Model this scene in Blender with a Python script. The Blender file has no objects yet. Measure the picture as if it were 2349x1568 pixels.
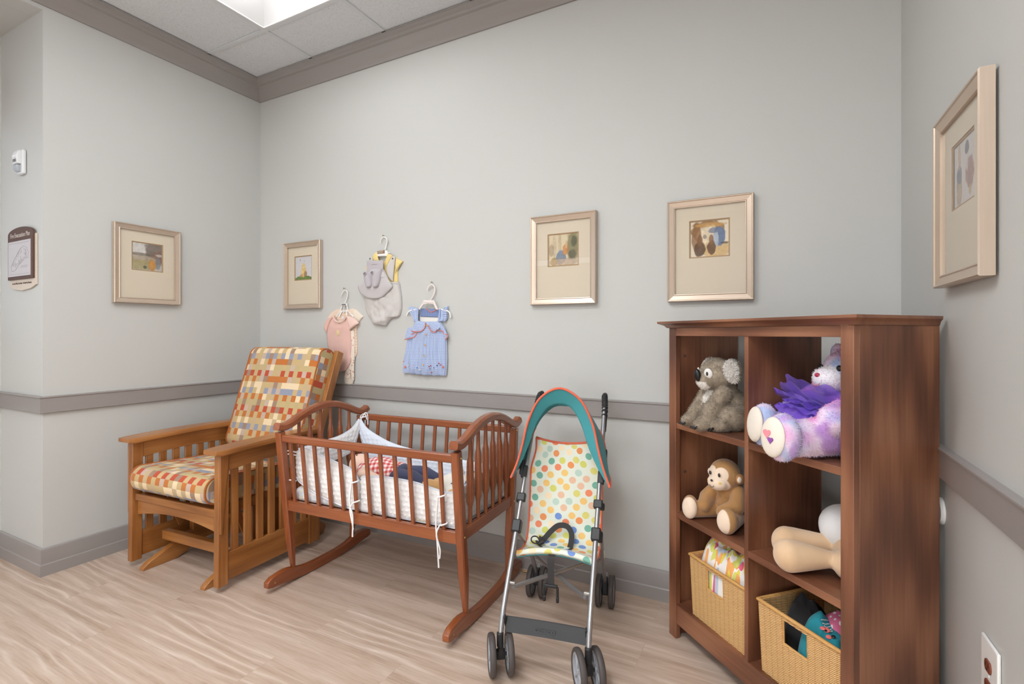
import bpy, bmesh, math, random
from mathutils import Vector, Matrix, Euler, noise as mnoise
random.seed(7)
COL = bpy.context.scene.collection
PI = math.pi
R = math.radians

# ------------------------------------------------------------------ mesh building
class MB:
    """collects faces and links them as one mesh object"""
    def __init__(s):
        s.v = []; s.f = []; s.uv = []; s.mi = []
    def add(s, vs, fs, uvs=None, mi=0):
        o = len(s.v)
        s.v += [Vector(p) for p in vs]
        for k, f in enumerate(fs):
            s.f.append([i + o for i in f]); s.mi.append(mi)
            s.uv.append(uvs[k] if uvs else None)
        return s
    def box(s, c, size, rot=None, mi=0):
        c = Vector(c); h = Vector(size) / 2
        vs = [Vector((x * h.x, y * h.y, z * h.z)) for x in (-1, 1) for y in (-1, 1) for z in (-1, 1)]
        if rot is not None:
            m = rot if isinstance(rot, Matrix) else Euler(rot).to_matrix()
            vs = [m @ p for p in vs]
        return s.add([p + c for p in vs], [(0, 1, 3, 2), (4, 6, 7, 5), (0, 4, 5, 1), (2, 3, 7, 6), (0, 2, 6, 4), (1, 5, 7, 3)], mi=mi)
    def box2(s, x0, x1, y0, y1, z0, z1, mi=0):
        return s.box(((x0 + x1) / 2, (y0 + y1) / 2, (z0 + z1) / 2), (x1 - x0, y1 - y0, z1 - z0), mi=mi)
    def hexa(s, lo, hi, mi=0):
        """lo, hi: four corner points each, counter-clockwise seen from above"""
        return s.add(list(lo) + list(hi), [(3, 2, 1, 0), (4, 5, 6, 7), (0, 1, 5, 4), (1, 2, 6, 5), (2, 3, 7, 6), (3, 0, 4, 7)], mi=mi)
    def beam(s, p0, p1, w, h, up=(0, 0, 1), w1=None, h1=None, mi=0):
        p0 = Vector(p0); p1 = Vector(p1); d = (p1 - p0).normalized(); up = Vector(up)
        a = d.cross(up)
        if a.length < 1e-5: a = d.cross(Vector((1, 0, 0)))
        a.normalize(); b = a.cross(d).normalized()
        w1 = w if w1 is None else w1; h1 = h if h1 is None else h1
        q = lambda p, ww, hh: [p - a * ww / 2 - b * hh / 2, p + a * ww / 2 - b * hh / 2, p + a * ww / 2 + b * hh / 2, p - a * ww / 2 + b * hh / 2]
        return s.add(q(p0, w, h) + q(p1, w1, h1), [(3, 2, 1, 0), (4, 5, 6, 7), (0, 1, 5, 4), (1, 2, 6, 5), (2, 3, 7, 6), (3, 0, 4, 7)], mi=mi)
    def rings(s, rings, closed=True, cap=True, loop=False, uvs=None, mi=0):
        """skin a list of equally long point rings"""
        n = len(rings[0]); vs = [p for r in rings for p in r]; fs = []; fu = []
        m = len(rings) if loop else len(rings) - 1
        for i in range(m):
            i2 = (i + 1) % len(rings)
            for j in range(n if closed else n - 1):
                j2 = (j + 1) % n
                fs.append((i * n + j, i * n + j2, i2 * n + j2, i2 * n + j))
                if uvs:
                    jj = j + 1
                    fu.append([uvs(i, j), uvs(i, jj), uvs(i + 1, jj), uvs(i + 1, j)])
        if cap and closed and not loop:
            fs.append(tuple(reversed(range(n)))); fs.append(tuple((len(rings) - 1) * n + j for j in range(n)))
            if uvs:
                for r in (rings[0], rings[-1]): fu.append(None)
        return s.add(vs, fs, fu if uvs else None, mi)
    def sweep(s, pts, prof, up=(0, 0, 1), closed=False, scale=None, cap=True, mi=0, uvlen=False):
        """prof: 2D outline (a across, b along up) carried along pts"""
        pts = [Vector(p) for p in pts]; n = len(pts); up = Vector(up); rs = []
        for i, p in enumerate(pts):
            if closed: t = pts[(i + 1) % n] - pts[i - 1]
            else: t = pts[min(i + 1, n - 1)] - pts[max(i - 1, 0)]
            t.normalize(); a = t.cross(up)
            if a.length < 1e-5: a = Vector((1, 0, 0))
            a.normalize(); b = a.cross(t)
            k = scale[i] if scale else 1
            k = k if isinstance(k, (tuple, list)) else (k, k)
            rs.append([p + a * u * k[0] + b * v * k[1] for u, v in prof])
        return s.rings(rs, True, cap, closed, mi=mi)
    def tube(s, pts, r, n=10, closed=False, mi=0):
        """round tube, parallel transported so it never twists"""
        pts = [Vector(p) for p in pts]; m = len(pts); rr = r if isinstance(r, (list, tuple)) else [r] * m
        rs = []; a = None
        for i, p in enumerate(pts):
            if closed: t = pts[(i + 1) % m] - pts[i - 1]
            else: t = pts[min(i + 1, m - 1)] - pts[max(i - 1, 0)]
            if t.length < 1e-9: t = Vector((0, 0, 1))
            t.normalize()
            if a is None:
                a = t.cross(Vector((0, 0, 1)))
                if a.length < 1e-3: a = t.cross(Vector((1, 0, 0)))
            else: a = a - t * a.dot(t)
            a.normalize(); b = t.cross(a)
            rs.append([p + (a * math.cos(2 * PI * k / n) + b * math.sin(2 * PI * k / n)) * rr[i] for k in range(n)])
        return s.rings(rs, True, True, closed, mi=mi)
    def lathe(s, prof, n=24, m=None, mi=0):
        """prof: (radius, height) pairs about z, placed by matrix m"""
        m = m or Matrix.Identity(4); rs = []
        for r, z in prof:
            rs.append([m @ Vector((max(r, 1e-5) * math.cos(2 * PI * k / n), max(r, 1e-5) * math.sin(2 * PI * k / n), z)) for k in range(n)])
        return s.rings(rs, True, True, False, mi=mi)
    def prism(s, poly, d0, d1, axis='x', mi=0):
        f = {'x': lambda a, b, d: (d, a, b), 'y': lambda a, b, d: (a, d, b), 'z': lambda a, b, d: (a, b, d)}[axis]
        return s.rings([[Vector(f(a, b, d0)) for a, b in poly], [Vector(f(a, b, d1)) for a, b in poly]], mi=mi)
    def ell(s, c, r, rot=None, nu=20, nv=12, mi=0):
        c = Vector(c); r = (r, r, r) if not isinstance(r, (tuple, list)) else r
        m = Euler(rot).to_matrix() if rot else Matrix.Identity(3)
        rs = []
        for i in range(nv + 1):
            th = PI * (i / nv) if 0 < i < nv else (1e-3 if i == 0 else PI - 1e-3)
            rs.append([c + m @ Vector((r[0] * math.sin(th) * math.cos(2 * PI * j / nu), r[1] * math.sin(th) * math.sin(2 * PI * j / nu), -r[2] * math.cos(th))) for j in range(nu)])
        return s.rings(rs, mi=mi)
    def capsule(s, p0, p1, r0, r1, n=14, mi=0):
        p0 = Vector(p0); p1 = Vector(p1); d = (p1 - p0).normalized(); L = (p1 - p0).length
        pts = []; rr = []
        for k in range(5):
            a = PI / 2 * k / 4 * .97 + .03; pts.append(p0 - d * r0 * math.cos(a)); rr.append(r0 * math.sin(a))
        for k in range(1, 6): pts.append(p0 + d * L * k / 6); rr.append(r0 + (r1 - r0) * k / 6)
        for k in range(5):
            a = PI / 2 * (1 - k / 4) * .97 + .03; pts.append(p1 + d * r1 * math.cos(a)); rr.append(r1 * math.sin(a))
        return s.tube(pts, rr, n, mi=mi)
    def grid(s, fn, nu, nv, uvs=None, wrapu=False, mi=0):
        """fn(i/nu, j/nv) -> point; open sheet"""
        vs = [fn(i / nu, j / nv) for j in range(nv + 1) for i in range(nu + 1)]
        fs = []; fu = []
        for j in range(nv):
            for i in range(nu):
                a = j * (nu + 1) + i
                fs.append((a, a + 1, a + nu + 2, a + nu + 1))
                if uvs: fu.append([uvs(i / nu, j / nv), uvs((i + 1) / nu, j / nv), uvs((i + 1) / nu, (j + 1) / nv), uvs(i / nu, (j + 1) / nv)])
        return s.add(vs, fs, fu if uvs else None, mi)
    def slab(s, fn, nu, nv, thick, uvs=None, mi=0):
        """closed sheet: fn gives the front, thick a function (u,v)->offset vector to the back"""
        F = [[Vector(fn(i / nu, j / nv)) for i in range(nu + 1)] for j in range(nv + 1)]
        Bk = [[F[j][i] + Vector(thick(i / nu, j / nv)) for i in range(nu + 1)] for j in range(nv + 1)]
        n1 = nu + 1; vs = [p for r in F for p in r] + [p for r in Bk for p in r]; o = n1 * (nv + 1)
        fs = []; fu = []
        U = uvs or (lambda u, v: (u, v))
        def q(i, j): return U(i / nu, j / nv)
        for j in range(nv):
            for i in range(nu):
                a = j * n1 + i
                fs.append((a, a + 1, a + n1 + 1, a + n1)); fu.append([q(i, j), q(i + 1, j), q(i + 1, j + 1), q(i, j + 1)])
                fs.append((o + a, o + a + n1, o + a + n1 + 1, o + a + 1)); fu.append([q(i, j), q(i, j + 1), q(i + 1, j + 1), q(i + 1, j)])
        for i in range(nu):
            fs.append((i + 1, i, o + i, o + i + 1)); fu.append([q(i + 1, 0), q(i, 0), q(i, 0), q(i + 1, 0)])
            a = nv * n1 + i
            fs.append((a, a + 1, o + a + 1, o + a)); fu.append([q(i, nv), q(i + 1, nv), q(i + 1, nv), q(i, nv)])
        for j in range(nv):
            a = j * n1; b = a + n1
            fs.append((a, b, o + b, o + a)); fu.append([q(0, j), q(0, j + 1), q(0, j + 1), q(0, j)])
            a = j * n1 + nu; b = a + n1
            fs.append((b, a, o + a, o + b)); fu.append([q(nu, j + 1), q(nu, j), q(nu, j), q(nu, j + 1)])
        return s.add(vs, fs, fu, mi)
    def mesh(s, name, grain=None):
        me = bpy.data.meshes.new(name)
        me.from_pydata([tuple(p) for p in s.v], [], s.f)
        if any(s.mi):
            for p, m in zip(me.polygons, s.mi): p.material_index = m
        lo = [min(p[k] for p in s.v) for k in range(3)]; hi = [max(p[k] for p in s.v) for k in range(3)]
        if grain is None: g = max(range(3), key=lambda k: hi[k] - lo[k])
        else: g = 'xyz'.index(grain)
        o1, o2 = [k for k in range(3) if k != g]
        uvl = me.uv_layers.new(name='UVMap').data
        for p, us in zip(me.polygons, s.uv):
            for k, li in enumerate(p.loop_indices):
                if us: uvl[li].uv = us[k]
                else:
                    c = s.v[s.f[p.index][k]]; uvl[li].uv = (c[g], c[o1] + 1.37 * c[o2])
        return me
    def build(s, name, mat, parent=None, bevel=0, seg=2, smooth=35, grain=None, loc=None, rot=None, recalc=True, subsurf=0):
        me = s.mesh(name, grain)
        if recalc:
            bm = bmesh.new(); bm.from_mesh(me); bmesh.ops.recalc_face_normals(bm, faces=bm.faces[:]); bm.to_mesh(me); bm.free()
        if smooth:
            for p in me.polygons: p.use_smooth = True
            if smooth < 180: me.set_sharp_from_angle(angle=R(smooth))
        return link(name, me, mat, parent, bevel, seg, loc, rot, subsurf)

def link(name, me, mat, parent=None, bevel=0, seg=2, loc=None, rot=None, subsurf=0):
    o = bpy.data.objects.new(name, me); COL.objects.link(o)
    for m in (mat if isinstance(mat, (list, tuple)) else [mat]):
        if m is not None: me.materials.append(m)
    if parent is not None: o.parent = parent
    if loc is not None: o.location = loc
    if rot is not None: o.rotation_euler = rot
    if bevel:
        b = o.modifiers.new('bevel', 'BEVEL'); b.width = bevel; b.segments = seg; b.limit_method = 'ANGLE'; b.angle_limit = R(40)
    if subsurf:
        m = o.modifiers.new('subsurf', 'SUBSURF'); m.levels = subsurf; m.render_levels = subsurf
    return o

def thing(name, label, cat, loc=(0, 0, 0), rotz=0.0, group=None, rot=None):
    o = bpy.data.objects.new(name, None); COL.objects.link(o); o.empty_display_size = .05
    o.location = loc; o.rotation_euler = rot if rot else (0, 0, rotz)
    return tag(o, label, cat, group)

def tag(o, label, cat, group=None):
    o['label'] = label; o['category'] = cat
    if group: o['group'] = group
    return o

def struct(o):
    o['kind'] = 'structure'; return o

def arc(c, r, a0, a1, n, ax=(1, 0, 0), ay=(0, 0, 1)):
    c = Vector(c); ax = Vector(ax); ay = Vector(ay)
    return [c + ax * r * math.cos(a0 + (a1 - a0) * k / n) + ay * r * math.sin(a0 + (a1 - a0) * k / n) for k in range(n + 1)]

def spline(pts, n=8):
    """Catmull-Rom through the points"""
    P = [Vector(p) for p in pts]; out = []
    for i in range(len(P) - 1):
        p0 = P[max(i - 1, 0)]; p1 = P[i]; p2 = P[i + 1]; p3 = P[min(i + 2, len(P) - 1)]
        for k in range(n):
            t = k / n
            out.append(.5 * ((2 * p1) + (p2 - p0) * t + (2 * p0 - 5 * p1 + 4 * p2 - p3) * t * t + (3 * p1 - p0 - 3 * p2 + p3) * t ** 3))
    out.append(P[-1]); return out

def lerp(a, b, t): return a + (b - a) * t
def interp(tab, x):
    if x <= tab[0][0]: return tab[0][1]
    for (x0, y0), (x1, y1) in zip(tab, tab[1:]):
        if x <= x1:
            t = (x - x0) / (x1 - x0)
            return lerp(y0, y1, t)
    return tab[-1][1]
def sstep(a, b, x):
    t = min(1, max(0, (x - a) / (b - a))); return t * t * (3 - 2 * t)

def plush(name, mb, mat, parent, voxel=.005, iters=6, paint=None, fur=None, loc=None, rot=None):
    """melt overlapping balls and capsules into one soft body; paint(p)->rgb; fur=(count,length,width)"""
    me = mb.mesh(name); tmp = bpy.data.objects.new('tmp', me); COL.objects.link(tmp)
    r = tmp.modifiers.new('r', 'REMESH'); r.mode = 'VOXEL'; r.voxel_size = voxel
    s = tmp.modifiers.new('s', 'SMOOTH'); s.iterations = iters; s.factor = .5
    dg = bpy.context.evaluated_depsgraph_get(); dg.update()
    m2 = bpy.data.meshes.new_from_object(tmp.evaluated_get(dg))
    bpy.data.objects.remove(tmp); bpy.data.meshes.remove(me)
    m2.name = name
    if fur:
        cnt, ln, wd = fur; rnd = random.Random(3)
        vs = [v.co.copy() for v in m2.vertices]; ns = [v.normal.copy() for v in m2.vertices]
        fs = [list(p.vertices) for p in m2.polygons]; pick = [rnd.randrange(len(fs)) for _ in range(cnt)]
        skip = fur[3] if len(fur) > 3 else None if False else None
        for fi in pick:
            f = fs[fi]; w = [rnd.random() for _ in f]; t = sum(w)
            p = sum((vs[i] * (a / t) for i, a in zip(f, w)), Vector()); n = sum((ns[i] for i in f), Vector()).normalized()
            d = mnoise.noise_vector(p * 30) * .9 + Vector((rnd.gauss(0, .35), rnd.gauss(0, .35), rnd.gauss(0, .35) - .25))
            d = (n * .8 + (d - n * d.dot(n)) * 1.0).normalized()
            side = d.cross(n);
            if side.length < 1e-4: side = d.cross(Vector((0, 0, 1)))
            side.normalize(); L = ln * rnd.uniform(.6, 1.25); k = wd * rnd.uniform(.7, 1.3)
            q = p - n * .001; b = q + d * L * .55 + n * L * .1; e = q + d * L - n * L * .25
            o = len(vs); vs += [q - side * k, q + side * k, b - side * k * .8, b + side * k * .8, e]
            fs += [[o, o + 1, o + 3, o + 2], [o + 2, o + 3, o + 4]]
            ns += [n] * 5
        m3 = bpy.data.meshes.new(name); m3.from_pydata([tuple(v) for v in vs], [], fs); bpy.data.meshes.remove(m2); m2 = m3
        m2.name = name
    for p in m2.polygons: p.use_smooth = True
    if paint:
        ca = m2.color_attributes.new('Col', 'FLOAT_COLOR', 'POINT')
        buf = []
        for v in m2.vertices: buf += list(paint(v.co)) + [1.0]
        ca.data.foreach_set('color', buf)
    m2.materials.clear()
    return link(name, m2, mat, parent, loc=loc, rot=rot)

def copy_tree(o, parent=None):
    c = o.copy(); COL.objects.link(c)
    if parent is not None: c.parent = parent
    for ch in list(o.children): copy_tree(ch, c)
    return c

# ------------------------------------------------------------------ materials
def lin(c): return tuple(((x / 255) / 12.92 if x / 255 <= .04045 else ((x / 255 + .055) / 1.055) ** 2.4) for x in c)
class NT:
    def __init__(s, name):
        s.m = bpy.data.materials.new(name); s.m.use_nodes = True; s.t = s.m.node_tree; s.b = s.t.nodes['Principled BSDF']
    def n(s, typ, **kw):
        nd = s.t.nodes.new(typ)
        for k, v in kw.items():
            if k.startswith('i_'): nd.inputs[k[2:].replace('_', ' ')].default_value = v
            else: setattr(nd, k, v)
        return nd
    def l(s, a, b): s.t.links.new(a, b); return s
    def math(s, op, a, b=None, c=None):
        nd = s.n('ShaderNodeMath', operation=op)
        for k, x in enumerate((a, b, c)):
            if x is None: continue
            if isinstance(x, (int, float)): nd.inputs[k].default_value = x
            else: s.l(x, nd.inputs[k])
        return nd.outputs[0]
    def mix(s, f, a, b, blend='MIX'):
        nd = s.n('ShaderNodeMix', data_type='RGBA', blend_type=blend)
        for k, x in ((0, f), (6, a), (7, b)):
            if isinstance(x, (int, float)): nd.inputs[k].default_value = x
            elif isinstance(x, tuple): nd.inputs[k].default_value = (*x[:3], 1)
            else: s.l(x, nd.inputs[k])
        return nd.outputs[2]
    def ramp(s, f, stops, interp='LINEAR'):
        nd = s.n('ShaderNodeValToRGB'); e = nd.color_ramp; e.interpolation = interp
        while len(e.elements) < len(stops): e.elements.new(.5)
        for k, (p, c) in enumerate(stops): e.elements[k].position = p; e.elements[k].color = (*c[:3], 1)
        s.l(f, nd.inputs[0]); return nd.outputs[0]
    def uv(s, sc=(1, 1, 1), rot=0):
        tc = s.n('ShaderNodeTexCoord'); mp = s.n('ShaderNodeMapping'); mp.inputs['Scale'].default_value = sc; mp.inputs['Rotation'].default_value = (0, 0, rot)
        s.l(tc.outputs['UV'], mp.inputs[0]); return mp.outputs[0]
    def obj(s, sc=(1, 1, 1)):
        tc = s.n('ShaderNodeTexCoord'); mp = s.n('ShaderNodeMapping'); mp.inputs['Scale'].default_value = sc
        s.l(tc.outputs['Object'], mp.inputs[0]); return mp.outputs[0]
    def noise(s, vec, scale, detail=2, rough=.5, dist=0):
        nd = s.n('ShaderNodeTexNoise'); nd.inputs['Scale'].default_value = scale; nd.inputs['Detail'].default_value = detail
        nd.inputs['Roughness'].default_value = rough; nd.inputs['Distortion'].default_value = dist
        if vec is not None: s.l(vec, nd.inputs['Vector'])
        return nd.outputs['Fac']
    def bump(s, h, strength=.3, dist=.01):
        nd = s.n('ShaderNodeBump'); nd.inputs['Strength'].default_value = strength; nd.inputs['Distance'].default_value = dist
        s.l(h, nd.inputs['Height']); s.l(nd.outputs[0], s.b.inputs['Normal']); return s
    def set(s, **kw):
        for k, v in kw.items():
            k = k.replace('_', ' ')
            if isinstance(v, (int, float)): s.b.inputs[k].default_value = v
            elif isinstance(v, tuple): s.b.inputs[k].default_value = (*v[:3], 1)
            else: s.l(v, s.b.inputs[k])
        return s

def plain(name, rgb, rough=.5, metal=0, **kw):
    t = NT(name); t.set(Base_Color=lin(rgb), Roughness=rough, Metallic=metal, **kw); return t.m
def cloth(name, rgb, rough=.9, bump=.25, sc=260, var=.06, sheen=.15):
    t = NT(name); o = t.obj(); n = t.noise(o, sc, 2); v = t.noise(o, 14, 3)
    c = lin(rgb); d = tuple(x * (1 - var * 2) for x in c)
    t.set(Base_Color=t.mix(v, d, c), Roughness=rough, Sheen_Weight=sheen).bump(n, bump, .002); return t.m
def wood(name, dark, mid, light, rough=.35, gs=1.0, coat=.15, ring=.35, streak=34):
    """grain runs along u of the part's own UV"""
    t = NT(name); oi = t.n('ShaderNodeObjectInfo')
    off = t.n('ShaderNodeCombineXYZ'); t.l(t.math('MULTIPLY', oi.outputs['Random'], 37.0), off.inputs[0]); t.l(t.math('MULTIPLY', oi.outputs['Random'], 11.0), off.inputs[1])
    add = t.n('ShaderNodeVectorMath', operation='ADD'); t.l(t.uv(), add.inputs[0]); t.l(off.outputs[0], add.inputs[1])
    def mp(sc):
        m = t.n('ShaderNodeMapping'); m.inputs['Scale'].default_value = sc; t.l(add.outputs[0], m.inputs[0]); return m.outputs[0]
    fine = t.noise(mp((3 * gs, streak * 2.6 * gs, 1)), 1.6, 4, .6)
    broad = t.noise(mp((1.3 * gs, streak * .55 * gs, 1)), 1.0, 3, .55, .4)
    wv = t.n('ShaderNodeTexWave', wave_type='RINGS', rings_direction='Y'); wv.inputs['Scale'].default_value = 4 * gs; wv.inputs['Distortion'].default_value = 4; wv.inputs['Detail'].default_value = 2; wv.inputs['Detail Scale'].default_value = .8
    t.l(mp((.22, streak * .12, 1)), wv.inputs['Vector'])
    f = t.math('ADD', t.math('MULTIPLY', fine, .45), t.math('MULTIPLY', broad, .55))
    f = t.math('ADD', t.math('MULTIPLY', f, 1 - ring * .5), t.math('MULTIPLY', wv.outputs['Fac'], ring * .5))
    c = t.ramp(f, [(.25, lin(dark)), (.5, lin(mid)), (.75, lin(light))])
    t.set(Base_Color=c, Roughness=rough, Coat_Weight=coat, Coat_Roughness=.25).bump(fine, .06, .002); return t.m
def painted(name, rough=.85, sheen=.3, bump=.3, sc=180, fuzz=0):
    """colour painted per vertex (the toy's own fabric colours)"""
    t = NT(name); a = t.n('ShaderNodeAttribute', attribute_name='Col'); n = t.noise(t.obj(), sc, 3)
    c = a.outputs['Color']
    if fuzz: c = t.mix(t.math('MULTIPLY', t.noise(t.obj(), 90, 4), fuzz), c, (.05, .04, .03), 'MIX')
    t.set(Base_Color=c, Roughness=rough, Sheen_Weight=sheen).bump(n, bump, .003); return t.m
def emis(name, rgb, s):
    t = NT(name); t.set(Base_Color=(0, 0, 0), Emission_Color=lin(rgb), Emission_Strength=s, Roughness=.5); return t.m
def glass(name, f0=.042, tint=(1, 1, 1)):
    """thin pane: clear, mirroring more at grazing angles alike from both faces"""
    t = NT(name); t.t.nodes.remove(t.b); g = t.n('ShaderNodeNewGeometry')
    d = t.n('ShaderNodeVectorMath', operation='DOT_PRODUCT'); t.l(g.outputs['Incoming'], d.inputs[0]); t.l(g.outputs['Normal'], d.inputs[1])
    k = t.math('POWER', t.math('SUBTRACT', 1.0, t.math('ABSOLUTE', d.outputs['Value'])), 5.0)
    f = t.math('ADD', t.math('MULTIPLY', k, 1 - f0), f0)
    tr = t.n('ShaderNodeBsdfTransparent'); tr.inputs[0].default_value = (*tint, 1)
    gl = t.n('ShaderNodeBsdfGlossy'); gl.inputs['Roughness'].default_value = .01
    mx = t.n('ShaderNodeMixShader'); t.l(f, mx.inputs[0]); t.l(tr.outputs[0], mx.inputs[1]); t.l(gl.outputs[0], mx.inputs[2])
    t.l(mx.outputs[0], t.t.nodes['Material Output'].inputs[0]); return t.m

MAT = {}
def M(k): return MAT[k]
LENS = (6.0, 29)
FRONT_W, ALCOVE_W, SIDE_W = 36, 6, 24
EXPOSURE = 0.2
# ------------------------------------------------------------------ the room
XL, XR, YB, CEIL = -3.27, .425, 2.36, 2.99
XA, YA, ZS = -3.775, 1.15, 2.853          # window alcove beside the left wall
YF = -3.2                                  # wall behind the camera
RAIL_T, RAIL_B = .904, .818

def wall_mat(name, rgb):
    t = NT(name); o = t.obj(); n = t.noise(o, 220, 3); v = t.noise(o, .9, 2)
    c = lin(rgb); t.set(Base_Color=t.mix(v, tuple(x * .975 for x in c), c), Roughness=.62, Specular_IOR_Level=.3).bump(n, .035, .002); return t.m
MAT['wall'] = wall_mat('wall_paint', (198, 198, 194))
def trim_mat():
    t = NT('trim_paint'); n = t.noise(t.uv((2, 60, 1)), 3, 3)
    t.set(Base_Color=t.mix(n, lin((148, 142, 138)), lin((154, 148, 145))), Roughness=.38).bump(n, .03, .002); return t.m
MAT['trim'] = trim_mat()
def floor_mat():
    t = NT('vinyl_plank'); tc = t.n('ShaderNodeTexCoord'); P = tc.outputs['Object']
    br = t.n('ShaderNodeTexBrick'); br.offset = .37; br.offset_frequency = 2
    for k, v in (('Scale', 1), ('Mortar Size', .0012), ('Mortar Smooth', .3), ('Brick Width', 1.22), ('Row Height', .182), ('Bias', 0)): br.inputs[k].default_value = v
    br.inputs['Color1'].default_value = (0, 0, 0, 1); br.inputs['Color2'].default_value = (1, 1, 1, 1); br.inputs['Mortar'].default_value = (.5, .5, .5, 1)
    t.l(P, br.inputs['Vector'])
    sep = t.n('ShaderNodeSeparateColor'); t.l(br.outputs['Color'], sep.inputs[0]); pr = sep.outputs[0]
    # every plank shifts its grain
    off = t.n('ShaderNodeCombineXYZ'); t.l(t.math('MULTIPLY', pr, 23.0), off.inputs[0]); t.l(t.math('MULTIPLY', pr, 7.0), off.inputs[2])
    add = t.n('ShaderNodeVectorMath', operation='ADD'); t.l(P, add.inputs[0]); t.l(off.outputs[0], add.inputs[1])
    def mp(sc):
        m = t.n('ShaderNodeMapping'); m.inputs['Scale'].default_value = sc; t.l(add.outputs[0], m.inputs[0]); return m.outputs[0]
    fine = t.noise(mp((3.2, 70, 1)), 2.0, 6, .72, .5)
    broad = t.noise(mp((1.1, 7.5, 1)), 1.3, 4, .6, 1.2)
    wv = t.n('ShaderNodeTexWave', wave_type='BANDS', bands_direction='Y'); wv.inputs['Scale'].default_value = 1.7; wv.inputs['Distortion'].default_value = 7; wv.inputs['Detail'].default_value = 3; wv.inputs['Detail Scale'].default_value = 1.0; wv.inputs['Detail Roughness'].default_value = .55
    t.l(mp((.30, 2.1, 1)), wv.inputs['Vector'])
    f = t.math('ADD', t.math('MULTIPLY', fine, .55), t.math('ADD', t.math('MULTIPLY', broad, .35), t.math('MULTIPLY', wv.outputs['Fac'], .10)))
    c = t.ramp(f, [(.28, lin((160, 135, 116))), (.45, lin((188, 165, 146))), (.60, lin((203, 182, 165))), (.76, lin((222, 206, 192)))])
    # pale limed cathedral lines, only in patches
    wl = t.n('ShaderNodeTexWave', wave_type='BANDS', bands_direction='Y'); wl.inputs['Scale'].default_value = 5.0; wl.inputs['Distortion'].default_value = 16; wl.inputs['Detail'].default_value = 2.5; wl.inputs['Detail Scale'].default_value = .45; wl.inputs['Detail Roughness'].default_value = .5
    t.l(mp((.42, 1.5, 1)), wl.inputs['Vector'])
    patch = t.math('MULTIPLY', t.math('SUBTRACT', t.noise(mp((.9, 3.2, 1)), 1.0, 2), .42), 3.0); patch = t.math('MINIMUM', t.math('MAXIMUM', patch, 0.0), 1.0)
    line = t.math('MULTIPLY', t.math('POWER', wl.outputs['Fac'], 5.0), patch)
    c = t.mix(t.math('MULTIPLY', line, .50), c, lin((244, 230, 218)))
    dark = t.math('MULTIPLY', t.math('POWER', t.math('SUBTRACT', 1.0, wl.outputs['Fac']), 7.0), patch)
    c = t.mix(t.math('MULTIPLY', dark, .35), c, lin((158, 130, 110)))
    c = t.mix(t.math('MULTIPLY', t.math('SUBTRACT', pr, .5), .16), c, lin((150, 128, 110)))
    c = t.mix(t.math('MULTIPLY', br.outputs['Fac'], .22), c, lin((150, 126, 110)))
    t.set(Base_Color=c, Roughness=.42, Specular_IOR_Level=.35).bump(fine, .05, .002); return t.m
MAT['floor'] = floor_mat()
def tile_mat():
    t = NT('ceiling_tile'); o = t.obj(); n = t.noise(o, 150, 4, .7); n2 = t.noise(o, 420, 2)
    c = t.ramp(n, [(.30, lin((178, 181, 184))), (.40, lin((214, 217, 220))), (.7, lin((226, 229, 232)))])
    t.set(Base_Color=c, Roughness=.95).bump(t.math('ADD', n, n2), .25, .003); return t.m
MAT['tile'] = tile_mat()
MAT['grid'] = plain('grid_metal', (212, 215, 218), .6)
MAT['white_metal'] = plain('white_enamel', (236, 236, 234), .35)
MAT['dark_clip'] = plain('dark_clip', (60, 60, 62), .5)

def sheet(name, mb, mat): return struct(mb.build(name, mat, smooth=0, recalc=False))
# floor
sheet('floor', MB().box2(XA - .12, XR + .1, YF - .1, YB + .1, -.05, 0), M('floor'))
# walls as solid slabs
sheet('wall_back', MB().box2(XL - .6, XR + .12, YB, YB + .12, 0, 3.1), M('wall'))
RY0, RY1, RZ0, RZ1 = -2.9, -.7, .25, 2.25     # opening added in the right wall for an unseen fill light
rw = MB(); rw.box2(XR, XR + .12, RY1, YB, 0, 3.1); rw.box2(XR, XR + .12, YF - .12, RY0, 0, 3.1); rw.box2(XR, XR + .12, RY0, RY1, 0, RZ0); rw.box2(XR, XR + .12, RY0, RY1, RZ1, 3.1)
sheet('wall_right', rw, M('wall'))
lw = MB(); lw.box2(XA - .12, XL, YA, YB, 0, ZS); lw.box2(XL - .12, XL, YF, YB, ZS + .0001, 3.1)
sheet('wall_left', lw, M('wall'))
# alcove: soffit and window wall with an opening
sheet('ceiling_alcove', MB().box2(XA - .12, XL - .121, YF, YA, ZS, ZS + .1), M('wall'))
WY1, WY0, WZ0, WZ1 = 1.13, -.9, 1.16, 2.68
aw = MB(); aw.box2(XA - .12, XA, YF, YA, 0, WZ0); aw.box2(XA - .12, XA, YF, YA, WZ1, ZS); aw.box2(XA - .12, XA, YF, WY0, WZ0, WZ1); aw.box2(XA - .12, XA, WY1, YA, WZ0, WZ1)
sheet('wall_alcove', aw, M('wall'))
FX0, FX1, FZ0, FZ1 = -1.35, .28, .40, 1.66      # wide opening added behind the viewer for an unseen fill light
fwl = MB(); fwl.box2(XA - .12, FX0, YF - .12, YF, 0, 3.1); fwl.box2(FX1, XR + .12, YF - .12, YF, 0, 3.1); fwl.box2(FX0, FX1, YF - .12, YF, 0, FZ0); fwl.box2(FX0, FX1, YF - .12, YF, FZ1, 3.1)
sheet('wall_front', fwl, M('wall'))
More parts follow.
